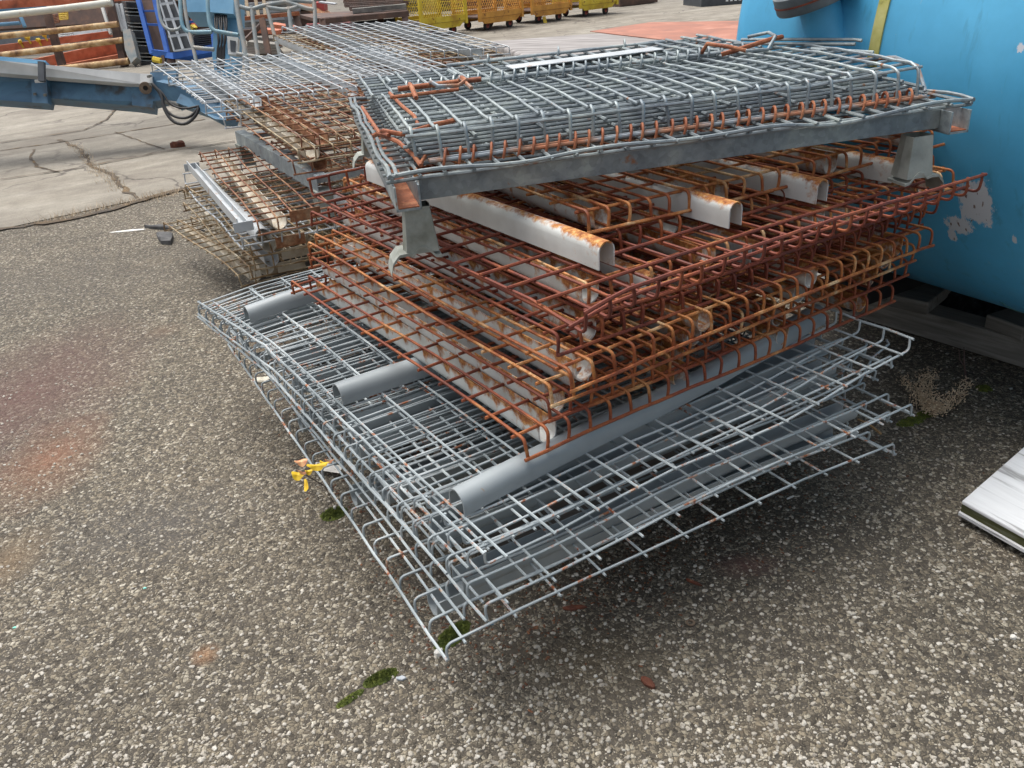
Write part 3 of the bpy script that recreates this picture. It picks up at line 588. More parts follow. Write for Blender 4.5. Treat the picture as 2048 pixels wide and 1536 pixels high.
# channel frame: front and side rails (C sections), open end at the corner
for nm, a, b_, wv in (('frame_rail', (.05, .012, -.026), (cL-.055, .012, -.026), 0), ('frame_rail', (.05, cD-.012, -.026), (cL-.055, cD-.012, -.026), 0)):
    b = MB(); b.bar(a, b_, .004, .038); sgn = 1 if a[1] < .5 else -1
    b.bar((a[0], a[1]+sgn*.018, -.0445), (b_[0], b_[1]+sgn*.018, -.0445), .032, .004); b.bar((a[0], a[1]+sgn*.018, -.0085), (b_[0], b_[1]+sgn*.018, -.0085), .032, .003)
    b.build(nm, 'galv_dark', gc)
for x0 in (.022, cL-.03):
    b = MB()
    for dx in (-.022, .022): b.bar((x0+dx, -.022, -.031), (x0+dx, cD+.02, -.031), .0035, .046)
    b.bar((x0, -.022, -.052), (x0, cD+.02, -.052), .0475, .004)
    o = b.build('cross_rail', 'galv', gc)
    b2 = MB(); b2.bar((x0, -.020, -.0485), (x0, cD+.018, -.0485), .039, .002); b2.build('rusty_lining', 'orange_rust', gc)
for x0 in (.36, .68, 1.0):
    b = MB(); b.bar((x0, .035, -.036), (x0, cD-.035, -.036), .04, .02); b.build('cross_rail', 'galv', gc)
def foot(x, y, sy):
    b = MB(); ht = .088; zt = -.054
    # tapered shell
    base = len(b.v); prof = [(-.029, -.026), (.029, -.026), (.033, 0), (.029, .026), (-.029, .026), (-.033, 0)]
    for z, k in ((zt, .80), (zt-ht*.5, .93), (zt-ht, 1.08)):
        for px, py in prof: b.v.append(Vector((x+px*k, y+py*k, z)))
    for i in range(2):
        for k in range(6): b.f.append([base+i*6+k, base+(i+1)*6+k, base+(i+1)*6+(k+1) % 6, base+i*6+(k+1) % 6])
    b.f.append([base+12+k for k in range(6)][::-1])
    b.build('foot', 'galv_foot', gc)
    s_ = MB(); pr = [(-.066, -.034), (-.060, -.012), (-.046, .003), (-.030, .004), (-.018, .001), (-.008, .012), (.004, .014), (.016, .004), (.024, -.006), (.036, -.008)]
    for i in range(len(pr)-1):
        (x1, z1), (x2, z2) = pr[i], pr[i+1]
        s_.bar((x+x1*sy, y, zt-ht-.002+z1), (x+x2*sy, y, zt-ht-.002+z2), .064, .005, up=(0, 1, 0)) if False else None
    base = len(s_.v)
    for th in (0, -.0055):
        for px, pz in pr:
            for py in (-.030, .030): s_.v.append(Vector((x+px*sy, y+py, zt-ht+.0+pz+th)))
    n_ = len(pr)
    def I(t_, i, k): return base + t_*n_*2 + i*2 + k
    for i in range(n_-1):
        s_.f.append([I(0, i, 0), I(0, i+1, 0), I(0, i+1, 1), I(0, i, 1)]); s_.f.append([I(1, i, 0), I(1, i, 1), I(1, i+1, 1), I(1, i+1, 0)])
        for k in (0, 1): s_.f.append([I(0, i, k), I(0, i+1, k), I(1, i+1, k), I(1, i, k)])
    for i in (0, n_-1): s_.f.append([I(0, i, 0), I(0, i, 1), I(1, i, 1), I(1, i, 0)])
    s_.build('foot_lip', 'galv_foot', gc)
foot(.038, .016, 1); foot(cL-.100, .016, -1); foot(.038, cD-.016, 1); foot(cL-.100, cD-.016, -1)
rg = random.Random(5)
def grid(parent, name, mat, x0, x1, y0, y1, z, sx, sy, rw, seed, tilt=lambda x, y: 0, bent=None, ends=.012, ymats=None):
    r2 = random.Random(seed); b = MB(); nx = max(1, round((x1-x0)/sx)); ny = max(1, round((y1-y0)/sy))
    for i in range(nx+1):
        x = x0+(x1-x0)*i/nx + r2.uniform(-.003, .003); pts = []
        if bent:
            zb = bent; lean = r2.uniform(-.006, .006); d_ = r2.uniform(-.012, .012); y00 = y0+d_
            pts += [Vector((x+lean, y00-.004, z-zb)), Vector((x+lean*.5, y00-.002, z-zb*.5)), Vector((x, y00, z-.014)), Vector((x, y00+.003, z-.004)), Vector((x, y00+.014, z+.002))]
        K = 9
        for k in range(K+1):
            y = y0-ends+(y1-y0+2*ends)*k/K if not bent else y00+.03+(y1+ends-y00-.03)*k/K
            pts.append(Vector((x+r2.uniform(-.0015, .0015), y, z+tilt(x, y)+r2.uniform(-.0012, .0012))))
        b.tube(pts, rw, 6)
    for j in range(ny+1):
        y = y0+(y1-y0)*j/ny + r2.uniform(-.004, .004)
        b.tube([Vector((x0-ends+(x1-x0+2*ends)*k/16, y+r2.uniform(-.0015, .0015), z-rw*1.8+tilt(x0+(x1-x0)*k/16, y)+r2.uniform(-.001, .001))) for k in range(17)], rw, 6)
    return b.build(name, mat, parent, smooth=True)
# base mesh with its wavy border wire
grid(gc, 'base_mesh', 'galv_dark', .0, cL, .0, cD, .004, .0515, .058, .0036, 1)
b = MB()
for y, ph in ((-.006, 0), (cD+.006, 2)):
    b.tube([Vector((-.01+(cL+.02)*k/40, y+.004*math.sin(k*.7+ph), .008+.004*math.sin(k*.55+ph)-.012*math.exp(-((k-29)/3.0)**2))) for k in range(41)], .0042, 7)
for x in (-.004, .008, cL+.004):
    b.tube([Vector((x+.003*math.sin(k*.8), -.01+(cD+.02)*k/24, .010+.003*math.sin(k*1.1))) for k in range(25)], .004, 7)
b.build('border_wire', 'galv_dark', gc, smooth=True)
# collapsed sides
grid(gc, 'side_panel', 'galv_dark', .05, cL-.09, .10, cD-.1, .020, .075, .040, .0036, 2)
grid(gc, 'side_panel', 'galv_dark', .07, cL-.06, .085, cD-.12, .032, .10, .036, .0036, 3)
grid(gc, 'side_panel', 'galv_bright', .06, cL-.10, .16, cD-.05, .055, .10, .045, .0036, 4)
grid(gc, 'side_panel', 'galv_dark', .05, cL-.10, .10, cD-.05, .044, .14, .036, .0036, 8)
tl = lambda x, y: -.010*min(1, abs(y-.35)/.5) + .016*max(0, (x/cL-.72)/.28)
grid(gc, 'top_panel', 'galv_bright', .055, cL-.075, .075, cD*.60, .072, .0515, .052, .0034, 5, tl, bent=.060)
grid(gc, 'top_panel', 'galv_bright', .03, cL-.16, cD*.62, cD+.0, .068, .0515, .05, .0037, 6, lambda x, y: .018*max(0, (x/cL-.6)/.4))
# hinge rods with coils
def coilrow(y, z, x0, x1, n_, rr, mat, rodmat, seed):
    r2 = random.Random(seed)
    b = MB()
    for dy in (-rr*.62, rr*.62):
        b = MB(); b.tube([Vector((x0-.02+(x1-x0+.04)*k/20, y+dy+r2.uniform(-.0008, .0008), z+r2.uniform(-.0008, .0008))) for k in range(21)], .0038, 7)
        b.build('hinge_rod', rodmat, gc, smooth=True)
    for i in range(n_):
        b = MB(); xc = x0+(x1-x0)*(i+.5)/n_ + r2.uniform(-.004, .004); tw = r2.uniform(.10, .35)
        b.tube([Vector((xc+.012*(a/8-.5)*(1+tw), y+rr*1.5*math.cos(math.pi*(1-a/8)), z-.002+rr*1.7*math.sin(math.pi*a/8))) for a in range(-1, 10)], .0028, 6)
        b.build('hinge_coil', mat, gc, smooth=True)
coilrow(.062, .014, .10, cL-.08, 36, .012, 'orange_rust', 'mixed_rust', 1)
coilrow(cD*.61, .076, .10, cL-.20, 30, .011, 'galv_bright', 'galv_bright', 2)
coilrow(cD*.98, .076, .3, cL-.30, 3, .011, 'galv_bright', 'galv_bright', 3)
# blank plate, latch rods and hooks
b = MB(); b.bar((.42, cD*.80, .074), (.86, cD*.82, .078), .075, .002); b.build('name_plate', 'pale_plate', gc)
b = MB(); b.bar((.09, cD*.55, .088), (.15, cD*.56, .088), .03, .002); b.build('small_plate', 'galv', gc)
b = MB(); b.tube([Vector((.085+.020*k, .50+.0006*k, .090)) for k in range(11)], .0062, 8); b.build('latch_rod', 'orange_rust', gc, smooth=True)
b = MB(); b.tube([Vector((.06+.02*k, .455, .080)) for k in range(9)], .0042, 7); b.build('latch_rod', 'orange_rust', gc, smooth=True)
def hook(pts, rr, mat): b = MB(); b.tube([Vector((p[0], p[1]*cD/1.08, p[2]-(.010 if p[2] > .07 else 0))) for p in pts], rr, 7); b.build('hook', mat, gc, smooth=True)
hook([(.115, .57, .106), (.113, .52, .108), (.112, .48, .100), (.111, .43, .092)], .0055, 'orange_rust')
hook([(.235, .58, .100), (.235, .53, .112), (.238, .50, .108)], .0055, 'orange_rust')
hook([(.165, .60, .096), (.162, .535, .110), (.172, .49, .104), (.215, .47, .103), (.24, .50, .11), (.232, .55, .112), (.24, .44, .098)], .0045, 'mixed_rust')
hook([(.085, .86, .085), (.085, .82, .096), (.090, .77, .090)], .0048, 'galv'); hook([(.25, .87, .085), (.25, .83, .098), (.262, .77, .09)], .0048, 'galv')
# torn rusty wire at the near left corner
hook([(.0, .33, .03), (.012, .22, .055), (.045, .17, .052), (.12, .19, .060), (.16, .20, .062)], .0050, 'orange_rust')
hook([(.0, .62, .05), (.004, .42, .046), (.006, .24, .048), (.02, .19, .05)], .0042, 'orange_rust')
hook([(.008, .24, .045), (.035, .16, .040), (.055, .10, .022), (.062, .055, .010)], .0046, 'orange_rust')
hook([(.062, .06, .012), (.08, .10, .022), (.12, .10, .025), (.17, .085, .020)], .0042, 'orange_rust')
hook([(.07, .62, .085), (.075, .42, .082), (.085, .28, .078), (.087, .24, .055)], .0042, 'orange_rust')
for i in range(5): hook([(.075+.007*i, .30+.012*i, .03), (.07+.007*i, .33+.012*i, .052), (.078+.007*i, .36+.012*i, .058), (.095+.007*i, .35+.012*i, .04)], .0030, 'galv_bright')
# bent rods at the right end
hook([(cL-.30, .60, .088), (cL-.24, .57, .104), (cL-.16, .60, .112), (cL-.12, .62, .112)], .0062, 'orange_rust')
hook([(cL-.33, .66, .088), (cL-.34, .60, .118), (cL-.30, .56, .11), (cL-.26, .54, .098)], .0052, 'orange_rust')
hook([(cL-.27, .52, .100), (cL-.22, .50, .10), (cL-.15, .60, .118), (cL-.13, .68, .12), (cL-.17, .72, .11)], .0045, 'galv')
hook([(cL-.16, .78, .098), (cL-.06, .62, .100), (cL+.02, .50, .100), (cL+.03, .48, .098)], .0042, 'galv')
hook([(cL-.20, .74, .094), (cL-.08, .58, .094), (cL+.0, .46, .094)], .0042, 'galv_dark')
hook([(cL-.10, .50, .090), (cL-.01, .36, .084)], .0042, 'galv'); hook([(cL-.10, .30, .080), (cL-.03, .24, .085), (cL-.01, .18, .06), (cL-.015, .13, .012)], .0045, 'mixed_rust')

# ------------------------------------------------------------------ left pile: brown and pale decks
def segz(a, c, L, z0, z1):
    best = None
    for k in range(200):
        z = z0+(z1-z0)*k/199; e = abs((G(*a, z)-G(*c, z)).length-L)
        if best is None or e < best[0]: best = (e, z)
    return best[1]
GL = 'brown and pale wire decks in the left pile'
pallet('pallet with little showing beneath the left pile of decks', yawframe((G(520, 580, 0).x-.02, G(520, 580, 0).y+.1, 0), 26), 1.15, 1.0, .12)
ydat = [((483, 572), (402, 512), .165, 'olive_wire', 'stained_plate', 1, 'splayed rusty-pale deck at the very bottom of the left pile'),
        ((502, 563), (372, 423), .265, 'olive_wire', 'stained_plate', 1, 'brown and cream wire deck second from the bottom of the left pile'),
        ((509, 537), (376, 400), .325, 'olive_wire', 'pale_plate', 1, 'brown-stained wire deck in the middle of the left pile'),
        ((504, 511), (376, 383), .385, 'olive_wire', 'stained_plate', 1, 'stained wire deck second from the top of the left pile'),
        ((488, 482), (366, 350), .450, 'pale_wire', 'pale_plate', -1, 'pale wire deck with a light angled channel showing on its left side'),
        ((520, 462), (400, 325), .505, 'brown_wire', 'stained_plate', 1, 'rusty brown wire deck on top of the left pile')]
for i, (a, c, z, wm, cm, s, lab) in enumerate(ydat):
    A_ = G(*a, z); B_ = G(*c, z); L_ = min(max((B_-A_).length, 1.05), 1.22); yv = math.degrees(math.atan2(B_.y-A_.y, B_.x-A_.x))
    d = deck(lab, yawframe((A_.x, A_.y, z+s*.04), yv-90), 1.25, L_, .0635, .085, wm, cm, (.07, .42, .8, 1.15), s=s, drop=.045, rw=.003, seed=70+i, group=GL, ch=(.05, .042), jit=.003,
             warp=lambda x, y, i=i: (.006*math.sin(y*8+i), .01*math.sin(x*6+i), .010*math.sin(y*4+i*2)))
    for xx in (.10, .60):
        b = MB(); b.bar((xx, -.004, -s*.012), (xx+.10, -.004, -s*.012), .003, .036, up=(0, 0, 1)); b.build('end_flange', 'rust_plate' if i > 3 else 'stained_plate', d)
# light angle channel lying on the left pile
A_ = G(488, 458, .53); B_ = G(385, 338, .53); b = MB(); mwx = frame(A_, B_, A_+Vector((1, .5, 0)))
b.bar((0, 0, .0), ((B_-A_).length, 0, .0), .028, .003); b.bar((0, -.015, -.018), ((B_-A_).length, -.015, -.018), .003, .034); b.bar((0, .015, -.012), ((B_-A_).length, .015, -.012), .003, .024)
b.box((-.002, 0, -.008), (.004, .06, .03)); b.box(((B_-A_).length+.002, 0, -.008), (.004, .06, .03))
o = b.build('channel_bar', 'pale_plate', mw=mwx); tag(o, 'smooth pale gray channel bar lying lengthwise along the left edge of the brown-wire pile', 'channel bar')

# ------------------------------------------------------------------ galvanised pallet base and decks above it
pA = G(632, 352, .60); pB = G(470, 262, .60); pv_ = (pB-pA); pL = pv_.length; pm = frame(pB, pA, pB+Vector((.9, .45, 0)))
pr = empty('metal_pallet', pm, 'weathered galvanised metal pallet base with short legs, standing on the left pile', 'metal pallet')
for y in (0, 1.0):
    b = MB(); b.bar((0, y, -.03), (pL, y, -.03), .003, .058); b.bar((0, y+.02, -.0015), (pL, y+.02, -.0015), .04, .003); b.build('side_rail', 'galv', pr)
for x in (.06, pL*.5, pL-.04):
    b = MB(); b.bar((x, .005, -.02), (x, .995, -.02), .05, .02); b.build('cross_rail', 'galv', pr)
for x in (.03, pL-.03):
    for y in (.02, .98):
        b = MB(); b.box((x, y, -.085), (.06, .05, .06), None, 1.25); b.box((x, y, -.13), (.085, .055, .03), None, .75); b.build('leg', 'galv_foot', pr)
G2_ = 'pale and rusty decks on the metal pallet'
def place3(lab, a, b_, c, z, W, D, wm, cm, chx, seed, sx=.0635, sy=.1, s=1, group=G2_, drop=.045, up=0.0, warp=None, rw=.003, ch=(.05, .045), chy=(.03, .03), pose=None):
    A_ = G(*a, z); X_ = G(*b_, z); Y_ = along(*c, A_, D+up); m = posed(A_, *pose) if pose else frame(A_, X_, Y_); m.translation = A_ + m.col[2].to_3d()*s*drop
    return deck(lab, m, W, D, sx, sy, wm, cm, chx, s=s, drop=drop, rw=rw, seed=seed, group=group, warp=warp, jit=.0025, ch=ch, chy=chy)
place3('rusty brown wire deck lying lowest on the metal pallet', (590, 350), (672, 341), (455, 262), .605, 1.2, 1.05, 'brown_wire', 'rust_plate', (.1, .5, .9), 81, pose=(2.5, 1, 27))
place3('rust-streaked wire deck second up on the metal pallet', (598, 327), (690, 317), (462, 247), .645, 1.2, 1.05, 'olive_wire', 'stained_plate', (.06, .45, .85), 82, pose=(3, 1, 28))
place3('rusty wire deck third up on the metal pallet, orange end plate showing', (606, 302), (700, 290), (452, 225), .675, 1.2, 1.05, 'brown_wire', 'rust_plate', (.08, .5, .9), 83, pose=(3, 1, 28))
place3('pale wire deck with plain channels, lower of the two pale decks', (452, 259), (702, 231), (330, 168), .665, 1.21, 1.05, 'pale_wire', 'pale_plate', (.14, .5, .95), 84, chy=(.0, .03), rw=.003, pose=(4.2, 1.6, 29.5))
place3('pale wire deck on top beside the blue lift, upper of the two pale decks', (413, 227), (702, 192), (305, 144), .74, 1.21, 1.05, 'pale_wire', 'pale_plate', (.20, .62, 1.1), 85, chy=(.0, .03), rw=.003, pose=(4.08, 1.9, 29.7))

# ------------------------------------------------------------------ far pile
G3_ = 'wire decks in the far pile behind'
fa, fb, fc = (715, 140), (1018, 112), (560, 78)
place3('rusty pale deck low in the far pile', (700, 158), (1010, 130), (545, 105), .62, 1.0, 1.55, 'brown_wire', 'rust_plate', (.12, .5, .9), 90, sx=.089, sy=.12, group=G3_, rw=.0035, ch=(.06, .06), pose=(3.4, 2.2, 27))
place3('cream wire deck in the middle of the far pile', (700, 148), (1022, 128), (532, 90), .655, 1.03, 1.58, 'olive_wire', 'pale_plate', (.04, .45, .9), 91, sx=.089, sy=.12, group=G3_, rw=.0035, ch=(.06, .06), pose=(3.5, 2.3, 28))
place3('topmost gray wire deck of the far pile with dark round channels', (722, 130), (1020, 108), (565, 68), .70, .99, 1.587, 'pale_wire', 'gray_paint', (.2, .78), 92, sx=.092, sy=.12, group=G3_, rw=.0035, ch=(.07, .07), pose=(3.61, 2.35, 28))
fl = G(860, 140, 0.0)
b = MB(); fm = yawframe((G(760, 150, .5).x, G(760, 150, .5).y, 0), 10)
for k in range(4): b.box((.1+.27*k, .55, .49/2), (.09, 1.1, .49))
for k in range(5): b.box((.5, .08+.24*k, .505), (1.0, .1, .02))
o = b.build('wooden_crate', 'wood_dark', mw=fm); tag(o, 'dark wooden crate base carrying the far pile', 'crate')

# ------------------------------------------------------------------ weathered platform and rusty plate behind the piles
zb = .47; a_, b__, c_, d_ = G(980, 82, zb), G(1092, 130, zb), G(1560, 120, zb), G(1540, 40, zb)
b = MB(); poly = [a_, b__, c_, d_]; cen = sum(poly, Vector())/4
Xp = (b__-a_).normalized(); mwp = frame(b__, c_, a_); im = mwp.inverted()
loc = [im @ q for q in poly]
b.slab([(q.x, q.y) for q in loc], .47, -.47)
bb = loc
o = b.build('wooden_platform', 'board_gray', mw=mwp); tag(o, 'wide bleached gray plank platform between the far pile and the blue tank', 'platform')
md = o.modifiers.new('bevel', 'BEVEL'); md.width = .035; md.segments = 4
b = MB(); poly = [G(1180, 64, zb), G(1300, 78, zb), G(1560, 104, zb), G(1560, 42, zb), G(1300, 46, zb)]
b.slab([(q.x, q.y) for q in poly], .006, zb+.002)
M['red_plate'] = patchy('red_plate', [(.3, (.22, .10, .07)), (.55, (.36, .15, .10)), (.75, (.46, .24, .18))], 3, 6, (.6, .85), 0, .2, dist=1.2)
o = b.build('steel_plate', 'red_plate'); tag(o, 'flat rust-red steel plate lying on the gray platform beside the tank', 'steel plate')

# ------------------------------------------------------------------ blue tank
tE = Vector((1.40, 3.0, 0)); tps = rad(-60); tr = .76; tzc = .165+tr
tax = Vector((math.cos(tps), math.sin(tps), 0)); tn = Vector((-tax.y, tax.x, 0)); TM = Matrix((tax, tn, Vector((0, 0, 1)))).transposed().to_4x4()
TM.translation = Vector((tE.x, tE.y, tzc))
tank = empty('storage_tank', TM, 'big light blue horizontal steel tank with a flanged nozzle and scraped paint', 'tank')
TI = TM.inverted()
def tank_hit(px, py, rr=tr):
    o_ = TI @ Vector(cO); d = (TI.to_3x3() @ Vector(ray(px, py))); A_ = d.y**2+d.z**2; B_ = 2*(o_.y*d.y+o_.z*d.z); C_ = o_.y**2+o_.z**2-rr*rr
    D_ = B_*B_-4*A_*C_
    if D_ < 0: t_ = -B_/(2*A_)
    else: t_ = (-B_-math.sqrt(D_))/(2*A_)
    p = o_+d*t_; return p.x, math.atan2(p.z, p.y)
RX = Matrix.Rotation(rad(90), 4, 'Y')
def tank_world(px, py):
    x, a = tank_hit(px, py); return TM @ Vector((x, tr*math.cos(a), tr*math.sin(a)))
WORN = []
for (px, py, r_, sz_, am, th) in ((1950, 400, .046, 1.5, 1.5, .9), (1918, 452, .042, .7, 1.5, .85), (1972, 430, .020, 4.5, 1.5, .8), (2028, 480, .010, 5.5, 1.5, .7), (2042, 96, .010, 1.4, 1.5, .75), (1905, 470, .014, 5.0, 1.5, .8)):
    q = tank_world(px, py); WORN.append(((q.x, q.y), q.z, r_, sz_, am, th))
M['tank'] = tankmat()
b = MB(); prof = []
for k in range(13):
    a = math.pi/2*k/12; prof.append((tr*math.sin(a) if k else 1e-6, -.22*math.cos(a)))
for x in (.05, .35, .7, 1.1, 1.6, 2.2, 3.0): prof.append((tr, x))
for k in range(1, 9):
    a = math.pi/2*k/8; prof.append((max(tr*math.cos(a), 1e-6), 3.0+.3*math.sin(a)))
b.lathe(prof, RX, 96); b.build('shell', 'tank', tank, smooth=True)
TI = TM.inverted()
def tpt(x, a, rr): return Vector((x, rr*math.cos(a), rr*math.sin(a)))
def arcband(x0f, a0, a1, wd, th, mat, name, n=40, jag=0, seed=1):
    r2 = random.Random(seed); b = MB()
    for i in range(n+1):
        a = a0+(a1-a0)*i/n; x0 = x0f(a); j = r2.uniform(-jag, jag)
        for (dx, rr) in ((-wd/2+j, tr-.002), (-wd/2+j, tr+th), (wd/2+j*.5, tr+th), (wd/2+j*.5, tr-.002)): b.v.append(tpt(x0+dx, a, rr))
    for i in range(n):
        for k in range(4): b.f.append([4*i+k, 4*i+(k+1) % 4, 4*(i+1)+(k+1) % 4, 4*(i+1)+k])
    return b.build(name, mat, tank, smooth=False)
s1 = [tank_hit(*p) for p in ((1790, 2), (1760, 50), (1730, 100))]
xs_ = sum(p[0] for p in s1)/3
arcband(lambda a: xs_, s1[0][1]-1.0, s1[-1][1]+.05, .030, .004, 'strap', 'strap')
s2 = [tank_hit(*p) for p in ((1987, 77), (1945, 180), (1928, 234), (1913, 329), (1906, 400))]
print('strap', s1, 'seam', s2)
x2 = sum(p[0] for p in s2)/5
arcband(lambda a: x2, s2[0][1]-.9, s2[-1][1]+.6, .006, .0015, 'seam', 'weld_seam', 60, .0012)
# nozzle
nx_, na = tank_hit(1652, 66); noz = tpt(nx_, na, tr); ndir = (Vector((0, math.cos(na), math.sin(na)))*.30 + Vector((-.16, 0, .85))).normalized()
u_ = (Vector((1, 0, 0))-ndir*ndir.x).normalized(); v_ = ndir.cross(u_); NM = Matrix((u_, v_, ndir)).transposed().to_4x4(); NM.translation = noz
b = MB(); b.lathe([(.060, -.05), (.056, .0), (.052, .012), (.052, .10)], NM, 36); b.build('nozzle_pipe', 'tank', tank, smooth=True)
b = MB(); b.lathe([(.050, .085), (.102, .085), (.105, .090), (.105, .106), (.085, .107), (.085, .110)], NM, 40); fo = b.build('nozzle_flange', 'flange_metal', tank, smooth=True)
b = MB(); b.lathe([(.085, .110), (.105, .1105), (.1055, .114), (.105, .130), (.101, .133), (.001, .133)], NM, 40); b.build('blind_flange', 'flange_metal', tank, smooth=True)
b = MB(); b.lathe([(.088, .1065), (.1065, .1065), (.1065, .1105), (.088, .1105)], NM, 40); b.build('gasket', 'rust_wire_dark', tank, smooth=True)
for k in range(8):
    a = 2*math.pi*(k+.5)/8; b = MB()
    m2 = NM @ Matrix.Translation(Vector((.085*math.cos(a), .085*math.sin(a), -.004)))
    b.lathe([(.001, .152), (.014, .151), (.014, .138)], m2, 6); o = b.build('bolt', 'dirty_steel', tank)
# timbers below the tank
g0, g1_ = G(1727, 641), G(2048, 739); td = (g1_-g0).normalized(); tm = frame(g0-td*1.0, g0, g0+Vector((.8, .6, 0)))
def timber(lab, m, c, size, rot=0, wood='wood_gray'):
    b = MB(); mm = m @ Matrix.Translation(Vector(c)) @ Matrix.Rotation(rad(rot), 4, 'Z'); b.box((0, 0, 0), size)
    o = b.build('timber_beam', wood, mw=mm); md = o.modifiers.new('bevel', 'BEVEL'); md.width = .005; md.segments = 2; tag(o, lab, 'timber'); return o
timber('long gray timber beam lying on the asphalt along the base of the blue tank', tm, (1.0, .05, .048), (3.6, .10, .09))
def txat(px, py, z): return (tm.inverted() @ G(px, py, z)).x
timber('gray cross timber reaching under the tank, near the corner of the rusty pile', tm, (txat(1640, 640, .11)+.08, .34, .117), (.14, .75, .045), 8)
timber('short gray cross timber at the right edge, sticking out from below the tank', tm, (txat(2000, 690, .11)+.02, .30, .117), (.13, .62, .045), -12)
timber('hidden far timber beam carrying the other side of the tank', tm, (1.0, .95, .048), (3.6, .10, .09))
b = MB(); r2 = random.Random(2)
NX, NY = 46, 16
for i in range(NX+1):
    for j in range(NY+1):
        b.v.append(Vector((-.3+3.0*i/NX, .12+.75*j/NY, .10+.018*math.sin(i*1.9+j*.8)*r2.uniform(.4, 1)+r2.uniform(0, .02) - .05*(j == 0))))
for i in range(NX):
    for j in range(NY): b.f.append([i*(NY+1)+j, (i+1)*(NY+1)+j, (i+1)*(NY+1)+j+1, i*(NY+1)+j+1])
o = b.build('netting', 'tarp', mw=tm, smooth=True); tag(o, 'crumpled black netting lying under the belly of the blue tank', 'netting')
# saddle cradles
for k, x in enumerate((.25, 1.9)):
    b = MB(); pts = [(-.5, -tzc+.14), (.5, -tzc+.14)]
    for q in range(9):
        a = rad(-35-110*q/8); pts.append(((tr+.002)*math.cos(a), (tr+.002)*math.sin(a)))
    base = len(b.v); n_ = len(pts)
    for dx in (-.04, .04):
        for py_, pz_ in pts: b.v.append(Vector((x+dx, py_, pz_)))
    for q in range(n_): b.f.append([base+q, base+(q+1) % n_, base+n_+(q+1) % n_, base+n_+q])
    b.f.append(list(range(base, base+n_))[::-1]); b.f.append(list(range(base+n_, base+2*n_))); b.build('saddle', 'dark', tank)

# ------------------------------------------------------------------ bleached board at the right edge
zt = .06; q = [G(1924, 1001, zt), G(1940, 978, zt), G(2048, 893, zt), G(2048, 1070, zt)]
bm = frame(q[0], q[3], q[2]); bi = bm.inverted()
B0 = Vector((0, 0, 0)); far = bi @ q[2]; ang = math.atan2(far.y, far.x)
bd = empty('bleached_board', bm, 'bleached white wooden board with a dark mossy edge, poking in at the right', 'board')
def par(L1, L2, z0, h, ins=0.0):
    u = Vector((1, 0)); v = Vector((math.cos(ang), math.sin(ang))); p0 = u*ins+v*ins*0
    return [tuple(p0), tuple(p0+u*L1), tuple(p0+u*L1+v*L2), tuple(p0+v*L2)]
b = MB(); b.slab(par(1.1, .9, 0, 0), .010, -.010); o = b.build('top_board', 'wood_white', bd); md = o.modifiers.new('bevel', 'BEVEL'); md.width = .003; md.segments = 2
b = MB(); b.slab([(p[0], p[1]+.004) for p in par(1.1, .9, 0, 0)], .022, -.032); b.build('core', 'wood_green', bd)
b = MB(); b.slab([(p[0], p[1]-.003) for p in par(1.1, .9, 0, 0)], .008, -.040); b.build('bottom_board', 'wood_white', bd)
b = MB(); b.slab([(p[0]*.8+.12, p[1]*.7+.1) for p in par(1.1, .9, 0, 0)], .0199, -.060); b.build('batten', 'wood_dark', bd)

# ------------------------------------------------------------------ small things on the ground
def moss(label, cx, cy, rx, ry, n, seed, hgt=.012, ang=0.0):
    c = G(cx, cy); r2 = random.Random(seed); b = MB()
    for _ in range(n):
        rr = r2.random()**.6; a = r2.uniform(0, 6.283); x, y = rr*rx*math.cos(a), rr*ry*math.sin(a)
        if math.sin(x*160+seed)*math.cos(y*190) > .55+.3*(1-rr): continue
        xx = x*math.cos(ang)-y*math.sin(ang); yy = x*math.sin(ang)+y*math.cos(ang)
        h = hgt*(1-rr*rr)*r2.uniform(.5, 1.1); l_ = r2.uniform(.0018, .004); th = r2.uniform(0, 6.28); base = len(b.v)
        p = Vector((c.x+xx, c.y+yy, h*.75)); d = Vector((math.cos(th), math.sin(th), 0))
        b.v += [p-d*l_*.35, p+d*l_*.35, p+Vector((r2.uniform(-1, 1)*l_, r2.uniform(-1, 1)*l_, l_*1.3))]; b.f.append([base, base+1, base+2])
        if _ % 3 == 0: ico(b, (p.x, p.y, h*.5), (.0035, .0035, .003), r2)
    o = b.build('moss', 'moss', smooth=False); tag(o, label, 'moss', kind='thing'); return o
moss('round clump of green moss on the asphalt below the yellow leaves', 668, 1028, .034, .026, 2600, 1, .016, .5)
moss('long green moss clump on the asphalt in front of the piles, lower middle', 762, 1356, .036, .014, 2600, 2, .014, .5)
moss('dark moss under the near corner of the gray decks', 905, 1272, .05, .022, 2600, 3, .014, .9)
moss('small moss tuft by the dry weed, right side', 1968, 778, .022, .02, 900, 4, .012)
moss('thin flat moss patch in front of the dry weed', 1822, 843, .05, .02, 900, 5, .006, .4)
moss('faint moss tuft right below the dry weed', 1850, 830, .022, .016, 700, 6, .010)
moss('thin trail of moss left of the lower middle clump', 700, 1398, .03, .007, 500, 7, .006, .7)
